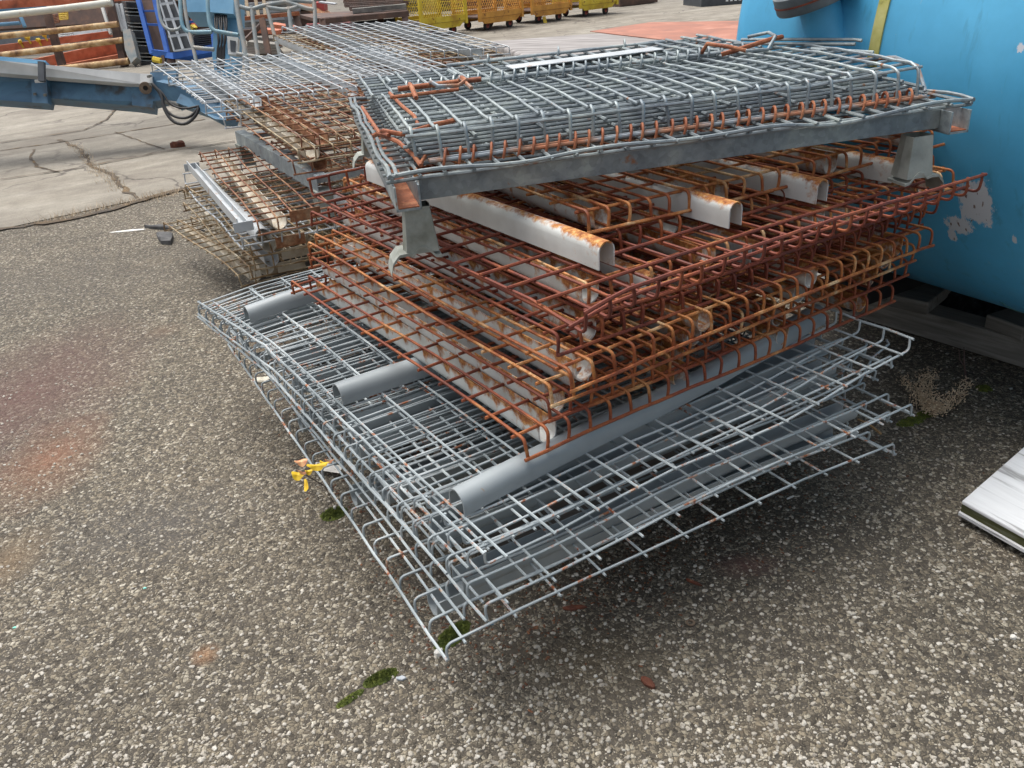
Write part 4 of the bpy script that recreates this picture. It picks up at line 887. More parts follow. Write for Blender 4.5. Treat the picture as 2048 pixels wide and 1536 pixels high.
def chip(name, label, cx, cy, rx, ry, h, mat, seed, cat, ang=0.0, n=9, z0=0.0005, tilt=0):
    c = G(cx, cy); r2 = random.Random(seed); b = MB(); poly = []
    for k in range(n):
        a = 2*math.pi*k/n; f_ = r2.uniform(.75, 1.15); poly.append((rx*f_*math.cos(a), ry*f_*math.sin(a)))
    base = len(b.v)
    for zz, sc_ in ((0, 1), (h*.7, .97), (h, .72)):
        for p in poly: b.v.append(Vector((p[0]*sc_, p[1]*sc_, zz+(r2.uniform(0, h*.3) if zz else 0))))
    for i in range(2):
        for k in range(n): b.f.append([base+i*n+k, base+i*n+(k+1) % n, base+(i+1)*n+(k+1) % n, base+(i+1)*n+k])
    b.f.append([base+2*n+k for k in range(n)]); b.f.append([base+k for k in range(n)][::-1])
    o = b.build(name, mat, mw=Matrix.Translation(Vector((c.x, c.y, z0))) @ Matrix.Rotation(ang, 4, 'Z') @ Matrix.Rotation(tilt, 4, 'X')); tag(o, label, cat); return o
chip('foam_scrap', 'crumbly white lump on the ground at the very near corner of the gray decks', 878, 1308, .011, .008, .009, 'chip_white', 1, 'scrap', .3)
chip('foam_scrap', 'pale flat foam scrap under the left edge of the gray decks', 524, 762, .035, .020, .008, 'foam', 2, 'scrap', .2, 12)
chip('leaf_litter', 'curled tan leaf under the left edge of the gray decks', 594, 792, .020, .010, .007, 'dead', 3, 'leaf', .3)
chip('rust_flake', 'dark rust flake with pale rim lying on the asphalt, bottom right', 1296, 1366, .022, .009, .006, 'rustflake', 4, 'rust flake', -.9, 8)
chip('rust_flake', 'long dark red flake on the asphalt beside the pile', 1150, 1217, .026, .007, .004, 'rustflake', 5, 'rust flake', .0, 7)
chip('rust_flake', 'thin brown sliver on the asphalt right of the gray decks', 1385, 1165, .022, .004, .004, 'rustflake', 6, 'rust flake', -.7, 7)
chip('pebble', 'smooth gray pebble touching the long moss clump', 803, 1358, .012, .006, .004, 'gray_tape', 7, 'pebble', 0)
chip('pebble', 'white pebble sitting on the round moss clump', 671, 1024, .0045, .0045, .008, 'chip_white', 8, 'pebble', 0, z0=.010)
chip('plastic_chip', 'tiny turquoise chip on the asphalt, left of middle', 290, 1177, .0045, .003, .002, 'teal', 9, 'chip')
chip('plastic_chip', 'tiny turquoise chip on the asphalt near the left border', 30, 1256, .0045, .003, .002, 'teal', 10, 'chip')
chip('plastic_chip', 'blue plastic chip below the gray decks', 982, 1248, .007, .005, .003, 'blue_chip', 11, 'chip')
chip('white_stone', 'bright white stone alone at the right border of the asphalt', 2025, 1276, .007, .006, .005, 'chip_white', 12, 'pebble')
chip('white_stone', 'white paint splash mark beside the gray decks, right of the pile', 1580, 996, .016, .003, .002, 'chip_white', 13, 'pebble', .5)
chip('white_stone', 'white bird dropping on the asphalt at the left, near the wood scraps', 258, 462, .10, .016, .003, 'chip_white', 14, 'dropping', .1, 12)
chip('wood_scrap', 'short charred wood offcut near the left pile', 332, 480, .10, .045, .025, 'char', 15, 'wood scrap', -1.0, 7)
chip('wood_scrap', 'long thin dark wood splinter near the left pile', 350, 460, .24, .020, .018, 'char', 16, 'wood scrap', -.42, 8)
chip('debris_lump', 'small dark lump in the pavement crack behind', 357, 295, .06, .035, .04, 'rustflake', 17, 'debris')
def washer(label, cx, cy, seed):
    c = G(cx, cy); b = MB(); b.lathe([(.0055, 0), (.0095, 0), (.0095, .0025), (.0055, .0025), (.0055, 0)], Matrix.Translation(c+Vector((0, 0, .001))), 20)
    b.f = b.f[:-2] if len(b.f) > 80 else b.f
    o = b.build('washer', 'bronze', smooth=False); tag(o, label, 'washer')
washer('brown washer ring on the asphalt below the right side of the gray decks', 1337, 1204, 1)
washer('shiny round washer on the asphalt right of the brown one', 1381, 1247, 2)
# seedling with yellow leaves
root_ = G(668, 1008); lf = empty('seedling', (root_.x, root_.y, 0), 'small seedling with yellow and pink autumn leaves at the left side of the gray decks', 'plant')
top = PZ(612, 950, 1.72); stem = [Vector((0, 0, 0)), (top-root_)*.5+Vector((.01, 0, .012)), top-root_]
b = MB(); b.tube(stem, .0011, 5); b.build('stem', 'stem', lf, smooth=True)
def leaf(px, py, Z, ln, wd, rot, mat, tilt):
    p = PZ(px, py, Z)-Vector((root_.x, root_.y, 0)); b = MB(); r2 = random.Random(int(px)); n = 16
    b.v.append(Vector((0, 0, 0)))
    for k in range(n):
        a = 2*math.pi*k/n; rr = (1+.10*math.sin(3*a)+r2.uniform(-.08, .08)); b.v.append(Vector((ln*rr*math.cos(a), wd*rr*math.sin(a), .004*math.cos(2*a))))
    for k in range(n): b.f.append([0, 1+k, 1+(k+1) % n])
    o = b.build('leaf', mat, lf); o.matrix_parent_inverse = Matrix(); o.location = p; o.rotation_euler = (tilt, .3, rot)
    sm = o.modifiers.new('thick', 'SOLIDIFY'); sm.thickness = .0006
leaf(595, 950, 1.72, .013, .0105, .2, 'leaf', .5); leaf(602, 924, 1.73, .015, .0095, .8, 'leaf_pink', .4); leaf(633, 932, 1.70, .021, .009, .55, 'leaf', .4)
leaf(611, 972, 1.70, .016, .005, -1.45, 'leaf', .3); leaf(648, 926, 1.72, .009, .007, 0, 'leaf', .2); leaf(606, 944, 1.72, .011, .0035, .1, 'leaf_pink', .3)
leaf(617, 943, 1.71, .008, .006, .6, 'leaf', .5); leaf(658, 921, 1.74, .010, .004, .3, 'leaf_pink', .3)
# paper tag
c = G(655, 935, .02); b = MB(); m_ = Matrix.Translation(c) @ Matrix.Rotation(-.35, 4, 'Z') @ Matrix.Rotation(.15, 4, 'X')
b.box((0, 0, 0), (.085, .03, .0006)); pt = b.build('paper_tag', 'chip_white', mw=m_); tag(pt, 'crumpled white printed tag tucked under the gray decks behind the yellow leaves', 'tag')
b = MB()
for k in range(9): b.box((-.036+.0035*k, .004, .0007), (.0016, .016, .0006))
b.build('printed_bars', 'dark', pt)
# dry weed and stick at the right
wr = G(1860, 835); wd_ = empty('dry_weed', (wr.x, wr.y, 0), 'dry tan weed with tiny seed heads on the asphalt near the timbers', 'weed')
r2 = random.Random(9); b = MB(); s_ = MB()
for _ in range(26):
    px_ = r2.uniform(1815, 1925); A_ = G(px_, 835-abs(px_-1865)*.5) - Vector((wr.x, wr.y, 0)); tip = A_+Vector((r2.gauss(0, .02), r2.gauss(.01, .02), r2.uniform(.02, .075))); s_.tube([A_, A_.lerp(tip, .5)+Vector((r2.gauss(0, .004), 0, .004)), tip], .0007, 4)
    for q in range(5): ico(b, tip+Vector((r2.gauss(0, .004), r2.gauss(0, .004), r2.gauss(0, .004))), (.0022, .0022, .0022), r2)
path = [[(1800, 760), (1835, 790), (1860, 825), (1890, 818)], [(1935, 768), (1915, 795), (1885, 820), (1862, 828)], [(1850, 750), (1840, 775), (1845, 805), (1860, 825)], [(1868, 750), (1855, 780), (1862, 810), (1875, 822)]]
for pp in path:
    P_ = [G(x, y, .008+.012*r2.random()) - Vector((wr.x, wr.y, 0)) for x, y in pp]; s_.tube(P_, .0009, 5)
    for i in range(len(P_)-1):
        for _ in range(150):
            t_ = r2.random(); p = P_[i].lerp(P_[i+1], t_) + Vector((r2.gauss(0, .011), r2.gauss(0, .011), abs(r2.gauss(0, .014)))); q_ = r2.uniform(.0009, .0028); ico(b, p, (q_, q_, q_), r2)
s_.build('stem', 'dead', wd_, smooth=True); b.build('seed_heads', 'dead', wd_)
b = MB(); A_ = G(1933, 765, .0); b.tube([A_, A_+Vector((-.01, .012, .05)), A_+Vector((-.018, .022, .11))], [.0035, .003, .0015], 6); b.tube([A_+Vector((-.01, .012, .05)), A_+Vector((-.024, .02, .07)), A_+Vector((-.026, .03, .10))], [.002, .0018, .001], 5)
o = b.build('twig', 'stem', smooth=True); tag(o, 'brown forked twig standing beside the dry weed', 'twig')
# weeds in the pavement crack
b = MB(); r2 = random.Random(14)
for seg_ in (((150, 292), (190, 340)), ((190, 340), (250, 385)), ((60, 452), (250, 408)), ((250, 408), (350, 388))):
    A_, B_ = G(*seg_[0]), G(*seg_[1])
    for _ in range(170):
        p = A_.lerp(B_, r2.random()) + Vector((r2.gauss(0, .03), r2.gauss(0, .03), 0)); h = r2.uniform(.01, .06); q_ = Vector((r2.gauss(0, .02), r2.gauss(0, .02), h)); base = len(b.v)
        b.v += [p, p+Vector((.003, 0, 0)), p+q_]; b.f.append([base, base+1, base+2])
o = b.build('crack_weeds', 'dead'); tag(o, 'thin dry weeds growing along the pavement cracks', 'weeds', kind='stuff')

# ------------------------------------------------------------------ blue boom lift: boom, hoses, basket
def tpx(name, pts, rr, mat, parent=None, n=8, sm=2):
    """tube through (x, y, depth) photo points; smoothed"""
    P_ = [PZ(*p) for p in pts]
    for _ in range(sm):
        if len(P_) < 3: break
        Q = [P_[0]]
        for i in range(len(P_)-1): Q += [P_[i].lerp(P_[i+1], .25), P_[i].lerp(P_[i+1], .75)]
        Q.append(P_[-1]); P_ = Q
    b = MB(); b.tube(P_, rr, n); o = b.build(name, mat, parent, smooth=True)
    if parent is not None: o.matrix_parent_inverse = parent.matrix_world.inverted()
    return o
def barpx(name, a, c, wd, ht, mat, parent=None, up=(0, 0, 1)):
    b = MB(); b.bar(PZ(*a), PZ(*c), wd, ht, up); o = b.build(name, mat, parent)
    if parent is not None: o.matrix_parent_inverse = parent.matrix_world.inverted()
    return o
def quadpx(name, pts, th, mat, parent=None):
    """flat plate with outline pts (x, y, depth), thickness th away from the camera"""
    P_ = [PZ(*p) for p in pts]; nrm = (P_[1]-P_[0]).cross(P_[2]-P_[0]).normalized()
    if nrm.dot(P_[0]-Vector(cO)) < 0: nrm = -nrm
    b = MB(); n_ = len(P_); b.v = P_ + [p+nrm*th for p in P_]
    b.f = [list(range(n_)), list(range(n_, 2*n_))[::-1]] + [[k, k+n_, (k+1) % n_+n_, (k+1) % n_] for k in range(n_)]
    o = b.build(name, mat, parent)
    if parent is not None: o.matrix_parent_inverse = parent.matrix_world.inverted()
    return o
ZA = 6.4
bl_ = empty('boom_lift', PZ(300, 180, ZA), 'blue boom lift arm and basket with worn pipe rails, reaching in from the left edge', 'boom lift')
quadpx('boom', [(-300, 125, 6.1), (-300, 178, 6.1), (40, 203, 6.3), (92, 207, 6.35), (94, 196, 6.35), (270, 212, 6.5), (305, 217, 6.5), (306, 204, 6.5), (330, 198, 6.5), (330, 168, 6.5), (290, 152, 6.5), (0, 128, 6.2)], .16, 'arm_blue', bl_)
quadpx('boom_end', [(262, 168, 6.46), (264, 210, 6.46), (304, 215, 6.46), (306, 202, 6.46), (328, 200, 6.46), (352, 190, 6.46), (352, 140, 6.46), (318, 137, 6.46), (300, 145, 6.46), (300, 168, 6.46)], .05, 'arm_blue', bl_)
quadpx('boom_collar', [(62, 150, 6.30), (64, 205, 6.30), (96, 207, 6.30), (93, 150, 6.30)], .05, 'arm_blue', bl_)
quadpx('boom_top', [(-300, 86, 6.1), (-300, 100, 6.1), (90, 128, 6.3), (91, 121, 6.3)], .18, 'steel_blue', bl_)
quadpx('cable_tray', [(-300, 96, 6.0), (-300, 122, 6.0), (0, 146, 6.17), (300, 170, 6.42), (304, 149, 6.42), (0, 121, 6.17)], .08, 'light_plate', bl_)
quadpx('tray_cover', [(279, 147, 6.40), (281, 170, 6.40), (305, 172, 6.40), (303, 148, 6.40)], .02, 'light_plate', bl_)
quadpx('clamp', [(75, 122, 6.15), (76, 161, 6.15), (88, 162, 6.15), (87, 123, 6.15)], .03, 'dark_panel', bl_)
barpx('bracket', (70, 163, 6.2), (88, 162, 6.2), .01, .02, 'light_plate', bl_)
pc = PZ(291, 176, 6.40); vd = (Vector(cO)-pc).normalized(); rm = vd.to_track_quat('Z', 'Y').to_matrix().to_4x4(); rm.translation = pc
b = MB(); b.lathe([(.018, 0), (.018, .02), (.044, .02), (.046, .0)], rm, 24); o = b.build('pivot_pin', 'bronze', bl_); o.matrix_parent_inverse = bl_.matrix_world.inverted()
b = MB(); b.lathe([(.001, .0), (.018, .001)], rm, 16); o = b.build('pin_hole', 'dark', bl_); o.matrix_parent_inverse = bl_.matrix_world.inverted()
for bx_, by_ in ((70, 188), (90, 190), (300, 152), (301, 168), (297, 153)):
    pcc = PZ(bx_, by_, 6.28 if bx_ < 100 else 6.38); b = MB(); b.box(pcc, (.018, .018, .018)); o = b.build('bolt', 'dirty_steel', bl_); o.matrix_parent_inverse = bl_.matrix_world.inverted()
for k, pts in enumerate((((305, 168), (325, 190), (326, 215), (345, 245), (372, 250), (392, 232), (398, 216)), ((305, 170), (322, 188), (330, 220), (352, 236), (380, 236), (398, 214)), ((308, 172), (326, 186), (338, 208), (365, 219), (398, 212)))):
    tpx('hose', [(x, y, 6.3) for x, y in pts], .012-.002*k, 'dark', bl_)
quadpx('knuckle', [(352, 205, 6.35), (365, 180, 6.35), (470, 196, 6.2), (455, 240, 6.2), (430, 238, 6.2), (400, 222, 6.3)], .12, 'arm_blue', bl_)
quadpx('link_plate', [(350, 185, 6.45), (352, 200, 6.45), (360, 218, 6.45), (372, 214, 6.45), (376, 190, 6.45)], .04, 'steel_blue', bl_)
tpx('cylinder_rod', [(330, 200, 6.5), (362, 212, 6.4)], .028, 'dirty_steel', bl_)
barpx('knuckle', (330, 175, 6.5), (450, 205, 6.3), .16, .12, 'arm_blue', bl_)
ZB = 7.2
quadpx('control_box', [(366, -60, ZB), (370, 24, ZB), (420, 24, ZB), (467, 28, ZB), (467, -60, ZB)], .3, 'steel_blue', bl_)
quadpx('mast', [(424, 24, ZB+.1), (427, 60, ZB+.1), (424, 110, ZB+.1), (430, 150, ZB+.1), (470, 155, ZB+.1), (476, 120, ZB+.1), (474, 26, ZB+.1)], .12, 'steel_blue', bl_)
quadpx('mast_bracket', [(450, 108, ZB), (452, 146, ZB), (464, 140, ZB), (475, 128, ZB), (474, 108, ZB)], .02, 'steel_blue', bl_)
quadpx('switch_plate', [(454, 72, ZB-.1), (456, 108, ZB-.1), (474, 109, ZB-.1), (476, 75, ZB-.1)], .05, 'light_plate', bl_)
quadpx('switch', [(460, 80, ZB-.11), (461, 102, ZB-.11), (470, 103, ZB-.11), (471, 82, ZB-.11)], .01, 'dark_panel', bl_)
for k in range(6): tpx('cable', [(431+k*4, 24, ZB+.04), (429+k*5, 50, ZB), (440+3*k-6*(k % 2), 78, ZB-.02), (434+k*3, 100, ZB), (436+k*2, 138, ZB)], .009, 'dark', bl_)
PR = .0175
for pts, mt, rr in ((((360, -30), (362, 43), (370, 62), (386, 65), (424, 64)), 'pipe_blue', PR), (((414, -30), (417, 43), (425, 61), (441, 64), (477, 70)), 'pipe_blue', PR), (((365, -30), (372, 34), (380, 68), (390, 110), (398, 150)), 'pipe', PR*.9),
                    (((386, 95), (405, 97), (428, 99)), 'pipe', PR), (((469, -30), (478, 43), (491, 103), (495, 140)), 'pipe', PR*1.2), (((314, -20), (316, 10), (322, 45), (335, 60), (356, 60), (366, 50), (362, 20), (356, -20)), 'pipe', .013),
                    (((474, 108), (520, 115), (587, 126), (640, 137)), 'pipe', PR*1.05), (((480, 13), (502, 20), (535, 8), (640, -6)), 'pipe', PR), (((534, 14), (572, 21), (595, 13)), 'pipe', PR), (((524, -6), (580, 5), (612, 17), (629, 19)), 'pipe', PR),
                    (((503, 12), (508, 59), (519, 132)), 'pipe', PR), (((534, 15), (546, 60), (556, 95), (562, 120)), 'pipe', PR*.9), (((577, 14), (583, 62)), 'pipe', PR), (((628, 4), (631, 40), (629, 61)), 'pipe', PR), (((524, -5), (628, 4)), 'pipe', PR)):
    tpx('rail', [(x, y, ZB-.15) for x, y in pts], rr, mt, bl_)

# ------------------------------------------------------------------ things stored at the back, left
def up_at(px, py):  # depth of a ground pixel
    g = G(px, py); return float((np.array(g)-cO)@cF)
def gcol(px, py): return up_at(px, py)
rk = empty('steel_rack', G(250, 134), 'cream and rust steel rack with four heavy beams standing at the left back', 'rack')
ZR = 12.4
for (y0, y1, wd, mt, ex) in ((31, 5, 14, 'white_beam', 224), (72, 48, 12, 'cream_rust_beam', 236), (110, 80, 12, 'cream_rust_beam', 246), (150, 122, 13, 'cream_rust_beam', 258)):
    rr = wd/2/FPX*ZR
    tpx('beam', [(-120, y0+(y0-y1)*.5, ZR-.1), (ex*.5, (y0+y1)/2+1, ZR), (ex, y1, ZR)], rr, mt, rk, 10, 0)
for (xa, ya, xb, yb) in ((92, 18, 127, 140), (219, 0, 250, 134), (-30, 40, 5, 150)):
    barpx('upright', (xa, ya, ZR+.12), (xb, yb, ZR+.12), .10, .08, 'brown_steel', rk, (0, 1, 0))
ob = lambda lab, pts, wd, ht, mt='orange_beam', g='orange beams behind the cream rack': tag(barpx('steel_beam', pts[0], pts[1], wd, ht, mt), lab, 'beam', g)
ob('thin orange beam crossing behind the cream rack, highest of the orange ones', ((-100, 110, 13.6), (222, 68, 13.6)), .10, .10)
ob('wide faded orange beam low behind the cream rack', ((60, 134, 13.4), (240, 96, 13.4)), .3, .20)
ob('orange beam just above the ground behind the cream rack', ((60, 146, 13.2), (250, 112, 13.2)), .2, .08)
ob('red top beam running behind the white beam of the rack', ((-60, 14, 13.6), (265, -8, 13.6)), .1, .12, 'orange_beam')
tag(quadpx('rusty_panel', [(-60, 30, 15), (-60, 62, 15), (215, 45, 15), (215, 8, 15)], .1, 'brown_steel'), 'dark rusty steel panel seen between the beams of the rack', 'steel panel')
tag(quadpx('rusty_panel', [(-60, 66, 14.6), (-60, 100, 14.6), (110, 80, 14.6), (100, 56, 14.6)], .1, 'dark_panel'), 'black panel low behind the left part of the rack', 'steel panel')
tag(quadpx('painted_sheet', [(135, 62, 14.8), (137, 84, 14.8), (215, 72, 14.8), (212, 52, 14.8)], .1, 'pale_plate'), 'faded pale green sheet behind the rack', 'steel panel')
def wiregrid(name, lab, q, nx, ny, rr, mat, cat, group=None):
    b = MB(); P_ = [PZ(*p) for p in q]
    for i in range(nx+1): t_ = i/nx; b.tube([P_[0].lerp(P_[1], t_), P_[3].lerp(P_[2], t_)], rr, 4)
    for j in range(ny+1): t_ = j/ny; b.tube([P_[0].lerp(P_[3], t_), P_[1].lerp(P_[2], t_)], rr, 4)
    return tag(b.build(name, mat), lab, cat, group)
wiregrid('wire_basket', 'black wire basket at the top left corner behind the rack', [(5, 0, 14), (70, -6, 14), (72, 10, 14), (7, 14, 14)], 12, 3, .012, 'black_plastic', 'basket')
wiregrid('wire_basket', 'yellow wire basket glimpsed between the rack beams', [(118, 24, 14), (135, 24, 14), (136, 38, 14), (120, 39, 14)], 5, 4, .012, 'yellow', 'basket')
wiregrid('wire_basket', 'white wire basket low between the rack beams', [(120, 64, 14), (145, 62, 14), (147, 78, 14), (122, 80, 14)], 7, 4, .012, 'pale_wire', 'basket')
wiregrid('wire_basket', 'rusty wire basket high between the rack beams', [(106, 30, 14.1), (118, 28, 14.1), (119, 44, 14.1), (108, 46, 14.1)], 5, 5, .012, 'brown_wire', 'basket')
tag(tpx('blue_pipe', [(0, 49, 13.7), (40, 46, 13.7)], .03, 'steel_blue'), 'short blue pipe with bright ends behind the rack', 'pipe')
tag(tpx('blue_pipe', [(40, 30, 13.8), (50, 54, 13.8)], .03, 'steel_blue'), 'steep blue pipe behind the rack', 'pipe')
for k, (x, y) in enumerate(((40, 84), (55, 76), (88, 70), (76, 80))):
    p = PZ(x, y, 13.5); b = MB(); ico(b, p, (.055, .04, .045), random.Random(k)); b.tube([p, p+Vector((.03, 0, -.09))], .014, 6)
    tag(b.build('valve', 'yellow', smooth=False), ['yellow valve farthest left behind the rack', 'yellow valve beside a blue lever behind the rack', 'yellow valve just under the second rack beam', 'small yellow valve between the others behind the rack'][k], 'valve', 'yellow valves behind the rack')
for k, (xa, ya, xb, yb, mt) in enumerate(((228, 8, 245, 62, 'white_paint'), (234, 8, 250, 60, 'pale_plate'), (243, 8, 262, 100, 'pale_plate'), (204, 12, 222, 68, 'white_paint'))):
    tag(barpx('post', (xa, ya, 12.6), (xb, yb, 12.6), .04, .04, mt, None, (0, 1, 0)), ['thin white post, left of the pair beside the rack end', 'thin pale post, middle one beside the rack end', 'long pale post against the black crates', 'slim white post seen through the rack'][k], 'post', 'pale posts beside the rack')
tag(quadpx('sheet_bundle', [(245, 58, 12.3), (250, 100, 12.3), (262, 126, 12.3), (274, 114, 12.3), (266, 80, 12.3), (260, 58, 12.3)], .15, 'pipe'), 'crumpled gray-green sheet bundle standing beside the rack', 'sheet bundle')
# black crates
crs = empty('crate_stack', G(300, 128), 'stack of black slatted crates between the rack and the blue cart', 'crates')
for k in range(17):
    t_ = k/16; xl = 248+30*t_; y = 8+118*t_
    barpx('crate', (xl, y, 12.7), (xl+60, y+2, 12.9), .5, .012 if k % 4 else .07, 'pipe' if k % 4 else 'black_plastic', crs)
quadpx('crate_back', [(246, 6, 12.95), (278, 128, 12.95), (345, 128, 12.95), (320, 6, 12.95)], .3, 'black_plastic', crs)
# blue stock cart
bc = empty('stock_cart', G(345, 125), 'bright blue stock cart with dark mesh side', 'cart')
quadpx('base', [(303, 103, 12.2), (307, 112, 12.2), (347, 118, 12.0), (430, 103, 12.4), (428, 88, 12.4), (345, 105, 12.0)], .3, 'cart_blue', bc)
quadpx('side_mesh', [(277, 0, 12.2), (305, 108, 12.2), (333, 108, 12.15), (308, 0, 12.2)], .03, 'brown_steel', bc)
for q in ((((272, -20), (305, 108)), .06), (((305, -20), (336, 110)), .06), (((283, 22), (312, 22)), .025), (((284, 48), (320, 50)), .03), (((305, 104), (336, 108)), .07), (((378, 44), (428, 40)), .03), (((417, -10), (428, 95)), .04)):
    barpx('frame_bar', (*q[0][0], 12.1), (*q[0][1], 12.1), q[1], q[1], 'cart_blue', bc, (0, 1, 0))
for k in range(9): barpx('slat', (385-k*.5, 62+k*4, 12.5), (428, 57+k*4, 12.5), .3, .012, 'dark_panel', bc)
for x in (326, 338, 345): barpx('leg', (x, 112, 12.1), (x+3, 130, 12.1), .05, .05, 'brown_steel', bc, (0, 1, 0))
bp = empty('vent_panel', PZ(350, 100, 11.8), 'dark panel with a gray cross-barred frame leaning on the blue cart', 'panel')
quadpx('sheet', [(315, -12, 11.9), (349, 103, 11.9), (385, 97, 11.9), (342, -14, 11.9)], .03, 'dark_panel', bp)
for (a, c, w_) in (((328, -12), (366, 98), 5), ((320, 9), (347, 6), 5), ((327, 40), (362, 37), 5), ((337, 73), (376, 69), 5), ((315, -12), (349, 103), 3), ((342, -14), (385, 97), 3), ((349, 102), (385, 97), 3)):
    barpx('bar', (*a, 11.85), (*c, 11.85), w_/FPX*12, .02, 'gray_tape', bp, (0, -1, .3))
tag(tpx('drum', [(384, 10, 12.5), (392, 56, 12.5)], .055, 'clay'), 'red upright cylinder behind the blue lift pipes', 'cylinder')
tag(tpx('yellow_block', [(306, 118, 12.0), (322, 122, 12.0)], .04, 'yellow', None, 6), 'yellow block lying on the ground under the blue cart', 'block')
tag(barpx('yellow_block', (384, 52, 12.4), (390, 58, 12.4), .08, .05, 'yellow'), 'small yellow box beside the red cylinder', 'block')

# table and stock behind the lift rails
tb = empty('work_table', G(640, 68), 'brown steel work table with heavy channel legs behind the far pile', 'table')
ZT = 13.6
quadpx('tabletop', [(598, 29, 13.9), (630, 37, 13.2), (816, 21, 13.6), (812, 17, 14.2), (700, 22, 14.2)], .05, 'cream_rust_beam' if False else 'brown_steel', tb)
barpx('apron', (640, 43, 13.2), (817, 27, 13.6), .08, .08, 'brown_steel', tb)
for x, y0, y1, z_ in ((648, 40, 66, 13.2), (812, 24, 56, 13.6), (597, 28, 62, 13.9), (764, 38, 58, 14.2)): barpx('leg', (x-3, y0, z_), (x, y1, z_), .10, .06, 'brown_steel', tb, (0, 1, 0))
for k in range(9):
    yy = 50+2.2*k; m_ = tag(barpx('red_sheet', (616+k, yy, 13.9), (706, yy-4, 14.1), .5, .012, 'red_sheet'), 'red corrugated sheet in the stack under the brown table', 'sheet', 'red sheets under the table')
tag(quadpx('dark_bin', [(700, 44, 14.2), (700, 62, 14.2), (790, 56, 14.2), (790, 36, 14.2)], .4, 'dark_panel'), 'dark bin under the right half of the brown table', 'bin')
for k, (y, xa, xb) in enumerate(((18, 700, 812), (11, 690, 815), (4, 688, 812), (-3, 690, 812))):
    wiregrid('grate', ['rusty grate lowest of those on the table', 'rusty grate second up on the table', 'rusty grate third up on the table', 'rusty grate on top of those on the table'][k], [(xa, y-4, 13.8), (xb, y-10, 13.9), (xb, y-4, 13.9), (xa, y+2, 13.8)], 26, 2, .016, 'brown_steel', 'grate', 'rusty grates on the table')
tag(barpx('fork_beam', (705, 22, 13.7), (812, 12, 13.8), .2, .07, 'cream_rust_beam' if False else 'dirty_steel'), 'gray forked steel beam lying on the brown table', 'beam')
rs = empty('trestle', G(540, 110), 'brown and pink steel trestle seen through the lift rails', 'trestle')
barpx('leg', (524, 37, 11.2), (537, 108, 11.2), .075, .05, 'brown_steel', rs, (0, 1, 0)); barpx('brace', (492, 80, 11.5), (522, 50, 11.5), .12, .05, 'brown_steel', rs)
barpx('top_bar', (479, 38, 11.3), (597, 27, 11.8), .06, .05, 'orange_rust', rs); barpx('leg', (574, 30, 11.8), (581, 66, 11.8), .08, .05, 'dark_panel', rs, (0, 1, 0)); barpx('leg', (590, 28, 11.8), (602, 64, 11.8), .08, .05, 'brown_steel', rs, (0, 1, 0))
for k in range(7):
    y = 8+8*k; tag(barpx('steel_pipe', (486, y+2, 14.0), (600, y-6, 14.3), .07, .05, 'dirty_steel' if k % 2 else 'gray_tape'), 'gray steel section in the rack behind the lift rails', 'steel section', 'gray steel sections behind the lift')
for k, (xa, xb) in enumerate(((491, 498), (510, 518), (527, 531))): tag(barpx('wooden_stake', (xa, -8, 13.8), (xb, 36, 13.8), .05, .03, 'dead', None, (0, 1, 0)), 'pale upright slat in front of the gray steel sections', 'slat', 'pale slats behind the lift')
for k, (a, c) in enumerate((((520, 60, 12.6), (560, 64, 12.6)), ((545, 50, 13.0), (600, 58, 13.0)), ((500, 86, 11.8), (560, 92, 11.8)))):
    tag(barpx('offcut', a, c, .25, .06, ['orange_beam', 'orange_beam', 'wood_gray'][k]), ['orange steel offcut behind the trestle leg', 'orange steel bar lying near the black trestle leg', 'gray wooden skid on the ground by the trestle'][k], 'offcut')
tag(quadpx('pallet_stack', [(492, 92, 12.0), (495, 108, 12.0), (560, 108, 12.0), (556, 90, 12.0)], .4, 'wood_dark'), 'dark wooden skids stacked behind the lift rails', 'skids')

